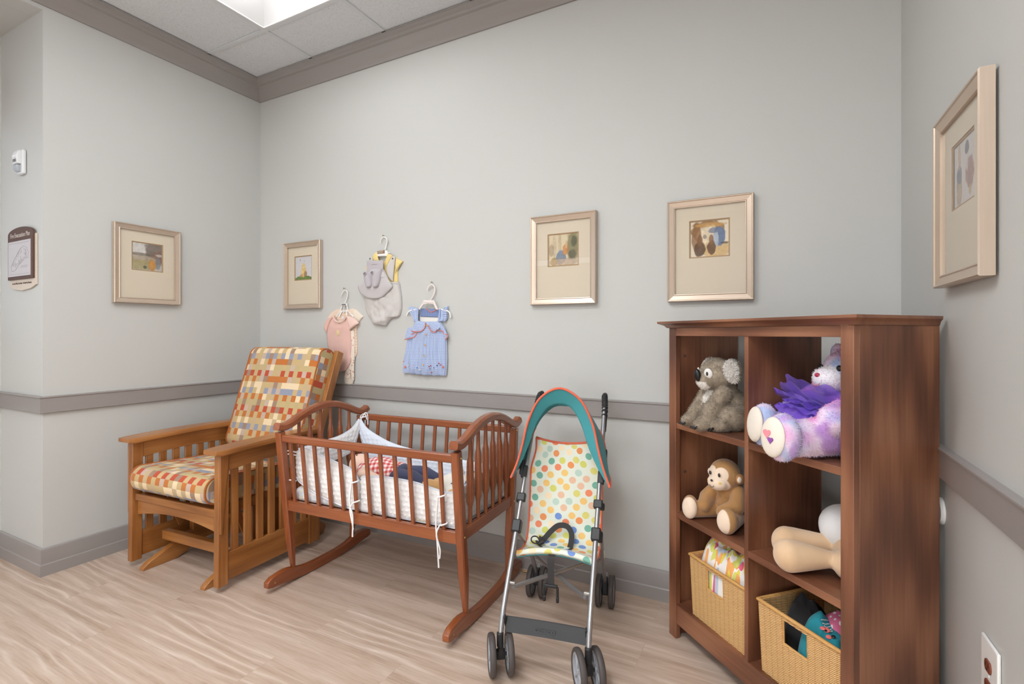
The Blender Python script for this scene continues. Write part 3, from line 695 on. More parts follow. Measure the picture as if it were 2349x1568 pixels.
CL = {'A_hook':[(-0.006, -0.05),(-0.002, -0.04),(0.007, -0.027),(0.019, -0.017),(0.035, -0.014),(0.048, -0.025),(0.05, -0.043),(0.044, -0.062),(0.033, -0.084),(0.023, -0.099)], 'A_body':[(-0.055, -0.175, 0.063, -0.176),(-0.09, -0.209, 0.072, -0.221),(-0.115, -0.269, 0.082, -0.27),(-0.121, -0.319, 0.09, -0.322),(-0.113, -0.368, 0.092, -0.366),(-0.101, -0.413, 0.087, -0.419),(-0.073, -0.453, 0.09, -0.449),(-0.048, -0.484, 0.081, -0.482),(-0.013, -0.532, 0.044, -0.522)], 'A_slL':[(-0.054, -0.173, -0.09, -0.214),(-0.121, -0.196, -0.108, -0.247),(-0.149, -0.25, -0.123, -0.282)], 'A_slR':[(0.072, -0.228, 0.06, -0.175),(0.077, -0.249, 0.116, -0.191),(0.077, -0.269, 0.155, -0.224)], 'A_neck':[(-0.05, -0.178),(-0.042, -0.199),(-0.022, -0.212),(0.002, -0.216),(0.032, -0.21),(0.05, -0.197),(0.057, -0.184)], 'A_sbody':[(-0.045, -0.128, 0.077, -0.131),(-0.091, -0.152, 0.118, -0.144),(-0.123, -0.188, 0.133, -0.209),(-0.116, -0.269, 0.118, -0.268),(-0.11, -0.341, 0.122, -0.34),(-0.085, -0.408, 0.122, -0.407),(-0.048, -0.439, 0.109, -0.436)], 'A_sslR':[(0.109, -0.217, 0.077, -0.129),(0.133, -0.218, 0.127, -0.149),(0.149, -0.205, 0.173, -0.183)], 'A_sslL':[(-0.045, -0.128, -0.091, -0.188),(-0.104, -0.154, -0.116, -0.206),(-0.135, -0.188, -0.133, -0.206)], 'A_legs':[(0.044, -0.267, 0.104, -0.268),(0.056, -0.34, 0.11, -0.34),(0.062, -0.428, 0.11, -0.427),(0.041, -0.495, 0.104, -0.49),(0.023, -0.557, 0.104, -0.572),(0.021, -0.573, 0.102, -0.576),(0.026, -0.605, 0.09, -0.614)], 'A_patch':[(-0.009, -0.285)], 'B_hook':[(-0.006, -0.045),(-0.005, -0.033),(0.004, -0.018),(0.023, -0.01),(0.042, -0.021),(0.047, -0.041),(0.04, -0.064),(0.032, -0.088)], 'B_block':[(-0.022, -0.09, 0.051, -0.096),(-0.028, -0.109, 0.058, -0.114),(-0.024, -0.127, 0.051, -0.13)], 'B_label':[(-0.018, -0.093, 0.038, -0.093),(-0.018, -0.111, 0.038, -0.112)], 'B_shirt':[(-0.061, -0.124, 0.11, -0.137),(-0.09, -0.152, 0.123, -0.166),(-0.095, -0.203, 0.121, -0.216),(-0.09, -0.278, 0.122, -0.291)], 'B_colL':[(-0.034, -0.099, -0.024, -0.108),(-0.055, -0.116, -0.02, -0.129),(-0.061, -0.127, -0.014, -0.145),(-0.048, -0.154, -0.012, -0.155)], 'B_colR':[(0.059, -0.113, 0.097, -0.129),(0.051, -0.134, 0.087, -0.145),(0.043, -0.153, 0.068, -0.17),(0.044, -0.184, 0.052, -0.191)], 'B_slL':[(-0.081, -0.133, -0.087, -0.188),(-0.111, -0.162, -0.09, -0.207),(-0.127, -0.193, -0.097, -0.224)], 'B_slR':[(0.115, -0.2, 0.116, -0.146),(0.11, -0.215, 0.147, -0.16),(0.104, -0.242, 0.163, -0.167)], 'B_strapR':[(0.093, -0.134, 0.116, -0.137),(0.071, -0.163, 0.114, -0.169),(0.05, -0.196, 0.108, -0.203),(0.058, -0.243, 0.101, -0.249),(0.083, -0.275, 0.099, -0.283)], 'B_strapL':[(-0.086, -0.125, -0.063, -0.125),(-0.088, -0.152, -0.056, -0.154),(-0.087, -0.188, -0.035, -0.191),(-0.082, -0.239, -0.02, -0.242)], 'B_short':[(-0.1, -0.281, 0.135, -0.293),(-0.119, -0.3, 0.14, -0.323),(-0.132, -0.359, 0.149, -0.369),(-0.132, -0.411, 0.153, -0.415),(-0.127, -0.447, 0.15, -0.457),(-0.106, -0.483, 0.132, -0.495),(-0.078, -0.515, 0.094, -0.5),(-0.061, -0.535, 0.061, -0.52),(-0.05, -0.539, 0.037, -0.548)], 'B_bib':[(-0.087, -0.152, 0.042, -0.158),(-0.087, -0.188, 0.042, -0.195),(-0.087, -0.227, 0.041, -0.242)], 'B_crown':[(-0.061, -0.205, 0.036, -0.207),(-0.087, -0.243, 0.051, -0.235),(-0.093, -0.258, 0.071, -0.267)], 'B_brim':[(-0.093, -0.251, 0.045, -0.231),(-0.135, -0.276, 0.071, -0.263),(-0.163, -0.298, 0.094, -0.295),(-0.162, -0.318, 0.109, -0.319),(-0.14, -0.351, 0.071, -0.351),(-0.09, -0.377, 0.031, -0.378),(-0.046, -0.386, -0.005, -0.387)], 'B_bootL':[(-0.094, -0.225, -0.058, -0.224),(-0.098, -0.248, -0.047, -0.25),(-0.094, -0.282, -0.038, -0.281),(-0.084, -0.306, -0.038, -0.304),(-0.066, -0.319, -0.048, -0.318)], 'B_bootR':[(-0.035, -0.22, 0.038, -0.208),(-0.043, -0.247, 0.034, -0.249),(-0.038, -0.284, 0.026, -0.287),(-0.028, -0.308, 0.017, -0.309),(-0.012, -0.32, 0.003, -0.32)], 'B_boL':(-0.076, -0.234), 'B_boR':(-0.018, -0.232), 'B_snap':[(-0.078, -0.137),(0.101, -0.149)], 'C_hook':[(-0.014, -0.047),(-0.011, -0.035),(0.001, -0.021),(0.018, -0.015),(0.033, -0.025),(0.039, -0.045),(0.033, -0.068),(0.02, -0.088),(0.009, -0.103)], 'C_plate':[(-0.028, -0.102, 0.044, -0.104),(-0.04, -0.119, 0.052, -0.122),(-0.066, -0.154, 0.074, -0.161)], 'C_endR':[(0.069, -0.152),(0.102, -0.161),(0.124, -0.165),(0.14, -0.176),(0.147, -0.192),(0.148, -0.206)], 'C_endL':[(-0.068, -0.151),(-0.107, -0.154),(-0.137, -0.159),(-0.154, -0.171),(-0.164, -0.19)], 'C_yoke':[(-0.068, -0.148, 0.07, -0.155),(-0.07, -0.172, 0.07, -0.179),(-0.07, -0.194, 0.069, -0.202)], 'C_back':[(-0.075, -0.196, 0.069, -0.202),(-0.075, -0.227, 0.069, -0.228),(-0.078, -0.242, 0.069, -0.243)], 'C_neck':[(-0.02, -0.149),(-0.003, -0.164),(0.013, -0.172),(0.032, -0.166),(0.053, -0.156)], 'C_strL':[(-0.085, -0.147, -0.072, -0.149),(-0.091, -0.188, -0.075, -0.188),(-0.095, -0.228, -0.076, -0.229)], 'C_strR':[(0.071, -0.155, 0.083, -0.153),(0.069, -0.19, 0.079, -0.19),(0.063, -0.225, 0.078, -0.226)], 'C_rufL':[(-0.146, -0.133, -0.085, -0.147),(-0.148, -0.162, -0.087, -0.172),(-0.127, -0.19, -0.09, -0.199),(-0.113, -0.223, -0.092, -0.226)], 'C_rufR':[(0.08, -0.155, 0.133, -0.139),(0.079, -0.175, 0.123, -0.169),(0.077, -0.202, 0.121, -0.21),(0.074, -0.225, 0.107, -0.226)], 'C_skirt':[(-0.092, -0.226, 0.074, -0.227),(-0.117, -0.265, 0.106, -0.27),(-0.159, -0.32, 0.116, -0.323),(-0.171, -0.387, 0.118, -0.383),(-0.184, -0.446, 0.12, -0.439),(-0.19, -0.486, 0.118, -0.488),(-0.196, -0.523, 0.113, -0.531)], 'C_lobeL':[(-0.076, -0.218, -0.011, -0.232),(-0.102, -0.246, -0.008, -0.247),(-0.111, -0.277, -0.02, -0.272),(-0.113, -0.28, -0.058, -0.286)], 'C_lobeL2':[(-0.146, -0.263, -0.102, -0.254),(-0.162, -0.289, -0.076, -0.281),(-0.168, -0.328, -0.095, -0.315)], 'C_lobeR':[(0.007, -0.233, 0.069, -0.225),(0.014, -0.254, 0.083, -0.247),(0.03, -0.277, 0.085, -0.262),(0.055, -0.287, 0.074, -0.274)], 'C_lobeR2':[(0.069, -0.228, 0.085, -0.236),(0.081, -0.259, 0.111, -0.263),(0.092, -0.281, 0.133, -0.3),(0.12, -0.328, 0.139, -0.312)], 'C_tr1':[(-0.01, -0.233),(-0.011, -0.25),(-0.022, -0.269),(-0.044, -0.281),(-0.078, -0.283),(-0.112, -0.279)], 'C_tr2':[(0.008, -0.247),(0.023, -0.272),(0.041, -0.285),(0.06, -0.285),(0.07, -0.271)], 'C_tr3':[(-0.117, -0.299),(-0.083, -0.289),(-0.078, -0.296),(-0.095, -0.314),(-0.132, -0.324),(-0.168, -0.33)], 'C_tr4':[(0.074, -0.279),(0.102, -0.279),(0.115, -0.296),(0.137, -0.301),(0.139, -0.313),(0.121, -0.328)], 'C_btn':[(0.001, -0.247),(-0.005, -0.298),(-0.014, -0.36),(-0.02, -0.42),(-0.027, -0.474)], 'C_dots':[(-0.169, -0.491, 0.008, 0),(0.105, -0.483, 0.007, 0),(-0.106, -0.48, 0.006, 0),(-0.122, -0.465, 0.004, 1),(0.023, -0.477, 0.0035, 1),(0.012, -0.482, 0.0035, 1),(0.078, -0.463, 0.004, 1),(0.09, -0.471, 0.004, 1),(-0.182, -0.46, 0.0035, 1),(-0.056, -0.503, 0.005, 2),(-0.142, -0.481, 0.0035, 2),(0.029, -0.516, 0.004, 1),(-0.075, -0.492, 0.004, 3),(0.065, -0.475, 0.004, 3),(0.046, -0.489, 0.004, 3),(0.018, -0.495, 0.004, 3)]}
# ------------------------------------------------------------------ baby clothes on hangers (local x across, z up, -y towards the room)
MAT['pink'] = cloth('pink_knit', (226, 186, 174)); MAT['pink_pale'] = cloth('pale_pink_rib', (236, 204, 192)); MAT['cream_knit'] = cloth('cream_knit', (232, 219, 202))
MAT['yellow'] = cloth('yellow_jersey', (236, 211, 140)); MAT['grey_linen'] = cloth('grey_linen', (206, 201, 197)); MAT['grey_seer'] = cloth('grey_cotton', (198, 193, 193)); MAT['grey_boot'] = cloth('grey_boot', (188, 182, 186)); MAT['boot_in'] = cloth('boot_lining', (126, 116, 116))
MAT['hanger'] = plain('hanger_plastic', (236, 234, 230), .3, Transmission_Weight=.0)
MAT['hanger_pink'] = plain('hanger_blush', (232, 222, 216), .35)
MAT['label_brown'] = plain('label_brown', (140, 110, 82), .6); MAT['ink_white'] = plain('ink_white', (225, 215, 200), .6)
MAT['nail'] = plain('brass_nail', (150, 130, 90), .35, .9)
MAT['coral'] = cloth('coral_trim', (224, 128, 104)); MAT['wood_button'] = plain('wooden_button', (214, 170, 100), .5); MAT['snap'] = plain('snap_metal', (110, 104, 98), .4, .6)
MAT['emb_or'] = cloth('coral_embroidery', (216, 132, 112)); MAT['emb_red'] = cloth('red_embroidery', (200, 76, 82)); MAT['emb_white'] = cloth('white_embroidery', (236, 230, 222)); MAT['emb_blue'] = cloth('blue_embroidery', (96, 118, 170))
def gingham(name, a, b, mid, sc, axes='uv', rot=0):
    t = NT(name); v = t.uv((sc, sc, sc), rot); s = t.n('ShaderNodeSeparateXYZ'); t.l(v, s.inputs[0])
    st = [t.math('GREATER_THAN', t.math('FRACT', s.outputs[k]), .5) for k in (0, 1)]
    f = t.math('MULTIPLY', t.math('ADD', st[0], st[1]), .5)
    c = t.ramp(f, [(0, lin(a)), (.34, lin(mid)), (.84, lin(b))], 'CONSTANT')
    n = t.noise(t.obj(), 260, 2); t.set(Base_Color=c, Roughness=.9, Sheen_Weight=.1).bump(n, .25, .002); return t.m
MAT['blue_check'] = gingham('blue_check', (224, 228, 238), (104, 130, 184), (164, 183, 220), 150)
MAT['blue_dark'] = gingham('blue_smocking', (150, 166, 200), (88, 108, 156), (116, 134, 180), 160)
def stripes():
    t = NT('stripe_knit'); s = t.n('ShaderNodeSeparateXYZ'); t.l(t.uv((1, 78, 1)), s.inputs[0]); f = t.math('FRACT', s.outputs[1])
    c = t.ramp(f, [(0, lin((232, 218, 200))), (.42, lin((226, 186, 150))), (.60, lin((236, 222, 206))), (.78, lin((214, 170, 150)))], 'CONSTANT')
    t.set(Base_Color=c, Roughness=.9).bump(t.noise(t.obj(), 260, 2), .2, .002); return t.m
MAT['stripe'] = stripes()
def floral():
    t = NT('cream_print'); vo = t.n('ShaderNodeTexVoronoi'); vo.inputs['Scale'].default_value = 62; t.l(t.obj(), vo.inputs['Vector'])
    f = t.math('LESS_THAN', vo.outputs['Distance'], .30)
    t.set(Base_Color=t.mix(f, lin((234, 220, 204)), lin((206, 158, 134))), Roughness=.9).bump(t.noise(t.obj(), 260, 2), .2, .002); return t.m
MAT['floral'] = floral()

def rowfn(rows, y0, puff, wr=0.0, wf=22, seed=0, sag0=0, sag1=0, pleat=None, edge=.55):
    n = len(rows) - 1
    cs = [[r[k] for r in rows] for k in range(4)]
    def at(c, v):
        x = v * n; i = min(int(x), n - 1); t = x - i
        p0 = c[max(i - 1, 0)]; p1 = c[i]; p2 = c[i + 1]; p3 = c[min(i + 2, n)]
        return .5 * (2 * p1 + (p2 - p0) * t + (2 * p0 - 5 * p1 + 4 * p2 - p3) * t * t + (3 * p1 - p0 - 3 * p2 + p3) * t ** 3)
    def f(u, v):
        xl, zl, xr, zr = (at(c, v) for c in cs)
        x = lerp(xl, xr, u); z = lerp(zl, zr, u); q = 1 - (2 * u - 1) ** 2
        z -= q * (sag0 * (1 - sstep(0, .35, v)) - 0) + q * sag1 * sstep(.65, 1, v) * -1 * -1
        k = max(0, q) ** edge * (.35 + .65 * min(1, 6 * min(v, 1 - v) + .25))
        d = puff * k
        if wr: d += wr * k * (mnoise.noise(Vector((x * wf, seed, z * wf * .55))) + .5 * mnoise.noise(Vector((x * wf * 2.1, seed + 3, z * wf * 1.3))))
        if pleat: d += pleat[1] * math.sin(u * pleat[0] * 2 * PI + mnoise.noise(Vector((u * 3, v * 2, seed))) * 2.2) * sstep(0, .5, v if len(pleat) < 3 else 1)
        return Vector((x, -y0 - d, z))
    return f
def piece(name, rows, mat, parent, y0=.01, puff=.012, nu=22, nv=26, th=.008, loc=None, **kw):
    f = rowfn(rows, y0, puff, **kw)
    W = max(math.hypot(r[2] - r[0], r[3] - r[1]) for r in rows); H = abs(rows[0][1] - rows[-1][1]) + abs(rows[0][0] - rows[-1][0]) * .6
    m = MB().slab(f, nu, nv, lambda u, v: (0, (f(u, v).y * -1 - y0) * .6 + th * .5 if False else th, 0), uvs=lambda u, v: (u * W, -v * H))
    return m.build(name, mat, parent, smooth=70, loc=loc, recalc=True)
def nail(name, loc, lbl):
    m = Matrix.Rotation(R(90), 4, 'X')
    o = MB().lathe([(0, -.004), (.0012, -.004), (.0012, .016), (.0042, .016), (.0042, .018), (0, .0188)], 12, m).build(name, M('nail'), None, loc=loc)
    return tag(o, lbl, 'nail')

# --- pink set, nearest the small print
NA = (-2.454, YB, 1.509)
nail('wall_nail', (NA[0] * .9924, NA[1], 1.22 + (NA[2] - 1.22) * .9924 + .003), 'small nail holding the hanger of the pink bodysuit')
h = thing('baby_hanger', 'clear white double hanger carrying the pink and striped bodysuits', 'hanger', NA)
MB().tube(spline([(x, -.014, z) for x, z in CL['A_hook']], 5), .0032, 8).build('hook', M('hanger'), h)
cx, cz = CL['A_hook'][-1]
hb = MB()
hb.box2(cx - .024, cx + .022, -.020, -.008, cz - .010, cz + .004)
for s in (-1, 1):
    hb.beam((cx + s * .019, -.014, cz), (cx + s * .036, -.016, cz - .052), .005, .007)
    hb.beam((cx + s * .02, -.016, cz - .045), (cx + s * .036, -.026, cz - .082), .005, .008)
    hb.beam((cx + s * .03, -.014, cz - .045), (cx + s * .078, -.014, cz - .085), .005, .007)
hb.beam((cx - .036, -.016, cz - .046), (cx + .036, -.016, cz - .046), .005, .008); hb.beam((cx, -.014, cz), (cx, -.02, cz - .06), .004, .006)
hb.build('yoke', M('hanger'), h, bevel=.0015)
MB().box2(cx - .018, cx + .017, -.0215, -.0195, cz - .008, cz + .001).build('size_tab', M('ink_grey'), h, bevel=.0005)
sb = thing('striped_bodysuit', 'cream striped bodysuit hanging behind the pink one on the same hanger', 'baby clothes', (NA[0], NA[1] - .002, NA[2]), group='baby clothes on the wall')
piece('body', CL['A_sbody'], M('stripe'), sb, .004, .006, sag0=.008)
piece('sleeve', CL['A_sslL'], M('stripe'), sb, .004, .006, 10, 10); piece('sleeve', CL['A_sslR'], M('cream_knit'), sb, .004, .006, 10, 10)
lg = thing('baby_leggings', 'cream patterned baby leggings hanging lowest behind the pink bodysuit', 'baby clothes', (NA[0], NA[1] - .002, NA[2]), group='baby clothes on the wall')
piece('legs', CL['A_legs'][:6], M('floral'), lg, .014, .006, 12, 40, wr=.003, th=.006); piece('cuff', CL['A_legs'][5:], M('cream_knit'), lg, .014, .006, 10, 8, th=.006)
sn = MB()
for k in range(5):
    x, z = CL['A_legs'][4][2] - .012 - .002 * k, CL['A_legs'][4][3] + .004 + .012 * k
    sn.lathe([(0, 0), (.0024, 0), (.002, .001), (0, .0012)], 10, Matrix.Translation((x, -.0225, z)) @ Matrix.Rotation(R(90), 4, 'X'))
sn.build('snap_buttons', M('snap'), lg)
pb = thing('pink_bodysuit', 'pink short sleeved baby bodysuit with a cream animal face patch', 'baby clothes', (NA[0], NA[1] - .004, NA[2]), group='baby clothes on the wall')
piece('body', CL['A_body'], M('pink'), pb, .022, .012, 26, 40, wr=.003, wf=14, sag0=.052)
piece('sleeve', CL['A_slL'], M('pink'), pb, .022, .010, 12, 12); piece('sleeve', CL['A_slR'], M('pink_pale'), pb, .022, .012, 12, 12)
MB().tube(spline([(x, -.033, z) for x, z in CL['A_neck']], 4), .0048, 8).build('neckband', M('pink_pale'), pb)
px_, pz_ = CL['A_patch'][0]
pm = MB(); pm.ell((px_, -.0345, pz_ - .002), (.0125, .0016, .0165))
for s in (-1, 1): pm.ell((px_ + s * .009, -.0345, pz_ + .014), (.0042, .0014, .006))
pm.build('face_patch', M('emb_white') if False else cloth('face_patch', (234, 212, 158)), pb)
em = MB(); em.ell((px_, -.0362, pz_ - .007), (.0022, .0008, .0018)); em.box((px_, -.0362, pz_ - .0105), (.0006, .0008, .005))
for s in (-1, 1): em.ell((px_ + s * .006, -.0360, pz_ - .001), (.0015, .0008, .0015))
em.build('face_stitching', M('snap'), pb)
MB().box2(cx - .010, cx + .012, -.024, -.0225, cz - .094, cz - .080).build('neck_label', M('emb_white'), pb)

# --- grey romper set
NB = (-2.125, YB, 1.818)
nail('wall_nail', (NB[0] * .9924, NB[1], 1.22 + (NB[2] - 1.22) * .9924 + .003), 'small nail holding the hanger of the grey romper set')
h = thing('baby_hanger', 'clear white hanger with brown label holding the grey romper set', 'hanger', NB)
MB().tube(spline([(x, -.014, z) for x, z in CL['B_hook']], 5), .0036, 8).build('hook', M('hanger'), h)
piece('yoke', CL['B_block'], M('hanger'), h, .022, .004, 12, 8, th=.006)
piece('arms', [(-.055, -.104, .062, -.104), (-.058, -.112, .066, -.112)], M('hanger'), h, .012, .002, 12, 4, th=.004)
piece('brand_card', CL['B_label'], M('label_brown'), h, .028, .001, 4, 3, th=.002)
l0 = CL['B_label']; lx = (l0[0][0] + l0[0][2]) / 2; lz = (l0[0][1] + l0[1][1]) / 2
tl = MB()
for dz in (.004, -.004):
    for k in range(7): tl.box((lx - .018 + k * .006, -.0312, lz + dz + .0002 * k), (.0042, .0006, .0032))
tl.build('card_text', M('ink_white'), h)
sh = thing('yellow_shirt', 'yellow collared baby shirt under the grey romper straps', 'baby clothes', NB, group='baby clothes on the wall')
piece('body', CL['B_shirt'], M('yellow'), sh, .008, .008, sag0=.028)
for k in ('B_colL', 'B_colR'): piece('collar', CL[k], M('yellow'), sh, .024, .005, 10, 10, th=.003)
for k in ('B_slL', 'B_slR'): piece('sleeve', CL[k], M('yellow'), sh, .010, .012, 14, 12, wr=.003)
rp_ = thing('grey_romper', 'light grey baby romper with bloomer shorts over a yellow shirt', 'baby clothes', NB, group='baby clothes on the wall')
piece('shorts', CL['B_short'], M('grey_linen'), rp_, .014, .020, 40, 44, wr=.010, wf=26, th=.012)
piece('waistband', [(CL['B_short'][0][0], CL['B_short'][0][1] + .004, CL['B_short'][0][2], CL['B_short'][0][3] + .004), (CL['B_short'][1][0] + .004, CL['B_short'][0][1] - .010, CL['B_short'][0][2] + .001, CL['B_short'][0][3] - .010)], M('grey_linen'), rp_, .018, .012, 30, 4, pleat=(16, .0012, 1))
for k in ('B_strapL', 'B_strapR'): piece('strap', CL[k], M('grey_linen'), rp_, .023, .004, 12, 16, wr=.003, wf=40, th=.004)
for x, z in CL['B_snap']: MB().lathe([(0, 0), (.0055, 0), (.005, .0015), (0, .002)], 14, Matrix.Translation((x, -.027, z)) @ Matrix.Rotation(R(90), 4, 'X')).build('button', M('snap'), rp_)
ht = thing('sun_hat', 'grey baby sun hat clipped over the romper with its brim down', 'baby hat', NB, group='baby clothes on the wall')
piece('brim', CL['B_brim'], M('grey_seer'), ht, .040, .012, 30, 20, wr=.004, th=.003)
piece('crown', CL['B_crown'], M('grey_seer'), ht, .040, .016, 20, 12, th=.012)
bb = piece('bib', CL['B_bib'], M('grey_boot'), None, .045, .004, 12, 12, th=.003, loc=NB); tag(bb, 'grey baby bib hanging between the romper straps above the booties', 'bib', 'baby clothes on the wall')
bx = (CL['B_bib'][0][0] + CL['B_bib'][0][2]) / 2; bz = CL['B_bib'][0][1]
MB().box2(bx - .022, bx + .022, -.0502, -.0494, bz - .0275, bz - .026).build('stitch_line', M('label_brown'), bb)
for k, nm in (('L', 'first'), ('R', 'second')):
    bt = thing('baby_bootie', ('left' if k == 'L' else 'right') + ' grey felt bootie of the pair clipped on the hat', 'baby shoes', NB, group='grey baby booties')
    piece('foot', CL['B_boot' + k], M('grey_boot'), bt, .052, .022, 16, 20, th=.014)
    x, z = CL['B_bo' + k]
    MB().ell((x, -.0735, z), (.0120, .0035, .0100), rot=(R(-12), 0, 0)).build('opening', M('boot_in'), bt)
    MB().tube([Vector((x + .0125 * math.cos(a), -.0745 + .0022 * math.sin(a), z + .0104 * math.sin(a))) for a in [2 * PI * i / 24 for i in range(24)]], .0022, 6, True).build('rim', M('grey_boot'), bt)

# --- blue dress
NC = (-1.76, YB, 1.515)
nail('wall_nail', (NC[0] * .9924, NC[1], 1.22 + (NC[2] - 1.22) * .9924 + .003), 'small brass nail holding the hanger of the blue dress')
h = thing('baby_hanger', 'opaque blush white hanger holding the blue check dress', 'hanger', NC)
MB().tube(spline([(x, -.016, z) for x, z in CL['C_hook']], 5), .0042, 8).build('hook', M('hanger_pink'), h)
P3 = CL['C_plate']
pl_ = [(P3[0][0], P3[0][1]), (P3[0][2], P3[0][3]), (P3[1][2], P3[1][3]), (P3[2][2], P3[2][3]), ((P3[2][2] + P3[1][2]) / 2 - .006, P3[2][3] + .004), (P3[1][2] - .012, P3[1][3] - .006), ((P3[1][0] + P3[1][2]) / 2, P3[1][1] - .004), (P3[1][0] + .012, P3[1][1] - .008), (P3[2][0] + .008, P3[2][1] - .002), (P3[2][0], P3[2][1]), (P3[1][0], P3[1][1])]
MB().prism(pl_, -.034, -.027, 'y').build('yoke', M('hanger_pink'), h, bevel=.002)
ym = [(P3[0][0] + .002, P3[0][1] - .003), (P3[0][2] - .002, P3[0][3] - .003), (P3[1][2] - .005, P3[1][3] + .002), (P3[1][0] + .005, P3[1][1] + .002)]
MB().prism(ym, -.0365, -.033, 'y').build('size_plate', M('hanger_pink'), h, bevel=.0015)
for k in ('C_endL', 'C_endR'): MB().sweep(spline([(x, -.016, z) for x, z in CL[k]], 4), [(-.0035, -.0055), (.0035, -.0055), (.0035, .0055), (-.0035, .0055)], up=(0, 1, 0)).build('arm', M('hanger'), h, bevel=.001)
d = thing('check_dress', 'blue check baby dress with ruffle sleeves, coral edging and wooden buttons', 'baby clothes', NC, group='baby clothes on the wall')
piece('back_panel', CL['C_back'], M('emb_white'), d, .006, .004, 14, 8, th=.003)
piece('yoke', CL['C_yoke'], M('blue_dark'), d, .010, .005, 24, 12, pleat=(14, .0006, 1), th=.004)
MB().tube(spline([(x, -.016, z) for x, z in CL['C_neck']], 4), .0026, 6).build('neck_trim', M('coral'), d)
piece('skirt', CL['C_skirt'], M('blue_check'), d, .016, .018, 66, 40, wr=.004, pleat=(5.5, .006), th=.010, sag1=.006)
for k in ('C_strL', 'C_strR'): piece('strap', CL[k], M('blue_check'), d, .024, .003, 6, 14, th=.003)
for k in ('C_rufL', 'C_rufR'): piece('sleeve_ruffle', CL[k], M('blue_check'), d, .014, .008, 16, 34, th=.003, pleat=(2.5, .003, 1), wr=.004, wf=60)
for k in ('C_lobeL2', 'C_lobeR2', 'C_lobeL', 'C_lobeR'): piece('collar_ruffle', CL[k], M('blue_check'), d, .034 if k[-1] != '2' else .028, .006, 24, 14, th=.003, wr=.005, wf=40)
for k, y in (('C_tr1', .041), ('C_tr2', .041), ('C_tr3', .036), ('C_tr4', .034)): MB().tube(spline([(x, -y, z) for x, z in CL[k]], 5), .0024, 6).build('ruffle_trim', M('coral'), d)
for x, z in CL['C_btn']: MB().lathe([(0, 0), (.0052, 0), (.0052, .0018), (.004, .0026), (0, .002)], 14, Matrix.Translation((x, -.0405, z)) @ Matrix.Rotation(R(90), 4, 'X')).build('button', M('wood_button'), d)
em = {0: MB(), 1: MB(), 2: MB(), 3: MB()}
for x, z, r, k in CL['C_dots']: em[k].ell((x, -.037 + .2 * abs(x + .01) ** 1.6, z), (r, .0035, r), nu=12, nv=6)
for k, nm in ((0, 'coral_flower'), (1, 'red_flower'), (2, 'white_flower'), (3, 'blue_leaf')): em[k].build('hem_embroidery', M({0: 'emb_or', 1: 'emb_red', 2: 'emb_white', 3: 'emb_blue'}[k]), d)
# ------------------------------------------------------------------ gliding rocking chair
MAT['oak'] = wood('honey_wood', (116, 70, 32), (158, 101, 50), (186, 130, 74), .32, .8, .25, .25, 26)
MAT['worn'] = plain('worn_edge', (205, 165, 110), .6)
def patchwork():
    t = NT('patch_fabric'); s = t.n('ShaderNodeSeparateXYZ'); t.l(t.uv((1, 1, 1)), s.inputs[0])
    cu = t.math('FLOOR', t.math('DIVIDE', s.outputs[0], .0335)); rv = t.math('FLOOR', t.math('DIVIDE', s.outputs[1], .0365))
    cell = t.n('ShaderNodeCombineXYZ'); t.l(cu, cell.inputs[0]); t.l(rv, cell.inputs[1])
    wn = t.n('ShaderNodeTexWhiteNoise', noise_dimensions='2D'); t.l(cell.outputs[0], wn.inputs['Vector'])
    c2 = t.n('ShaderNodeVectorMath', operation='ADD'); t.l(cell.outputs[0], c2.inputs[0]); c2.inputs[1].default_value = (57.3, 19.7, 0)
    w2 = t.n('ShaderNodeTexWhiteNoise', noise_dimensions='2D'); t.l(c2.outputs[0], w2.inputs['Vector'])
    row = t.math('DIVIDE', t.math('ADD', t.math('FLOORED_MODULO', rv, 6.0), .5), 6.0)
    acc = t.ramp(row, [(0, lin((196, 112, 42))), (1 / 6, lin((196, 190, 140) if 0 else (194, 174, 124))), (2 / 6, lin((190, 74, 40))), (3 / 6, lin((196, 114, 46))), (4 / 6, lin((240, 216, 176))), (5 / 6, lin((148, 154, 172)))], 'CONSTANT')
    neu = t.ramp(w2.outputs['Value'], [(0, lin((202, 174, 124))), (.36, lin((162, 132, 110))), (.58, lin((198, 172, 132))), (.74, lin((200, 176, 158))), (.88, lin((238, 216, 178)))], 'CONSTANT')
    alt = t.math('FLOORED_MODULO', t.math('ADD', cu, t.math('MULTIPLY', rv, 1.0)), 2.0)
    # accent on alternate columns, sometimes doubled or dropped
    f = t.math('LESS_THAN', wn.outputs['Value'], t.math('ADD', t.math('MULTIPLY', alt, .66), .12))
    c = t.mix(f, neu, acc)
    w = t.n('ShaderNodeTexWave', wave_type='BANDS', bands_direction='DIAGONAL'); w.inputs['Scale'].default_value = 260; t.l(t.uv(), w.inputs['Vector'])
    n = t.noise(t.uv(), 900, 2)
    t.set(Base_Color=t.mix(t.math('MULTIPLY', n, .22), c, (.12, .09, .06)), Roughness=.88, Sheen_Weight=.1).bump(t.math('ADD', n, w.outputs['Fac']), .15, .001); return t.m
MAT['patch'] = patchwork(); MAT['piping'] = cloth('rust_piping', (176, 96, 34))

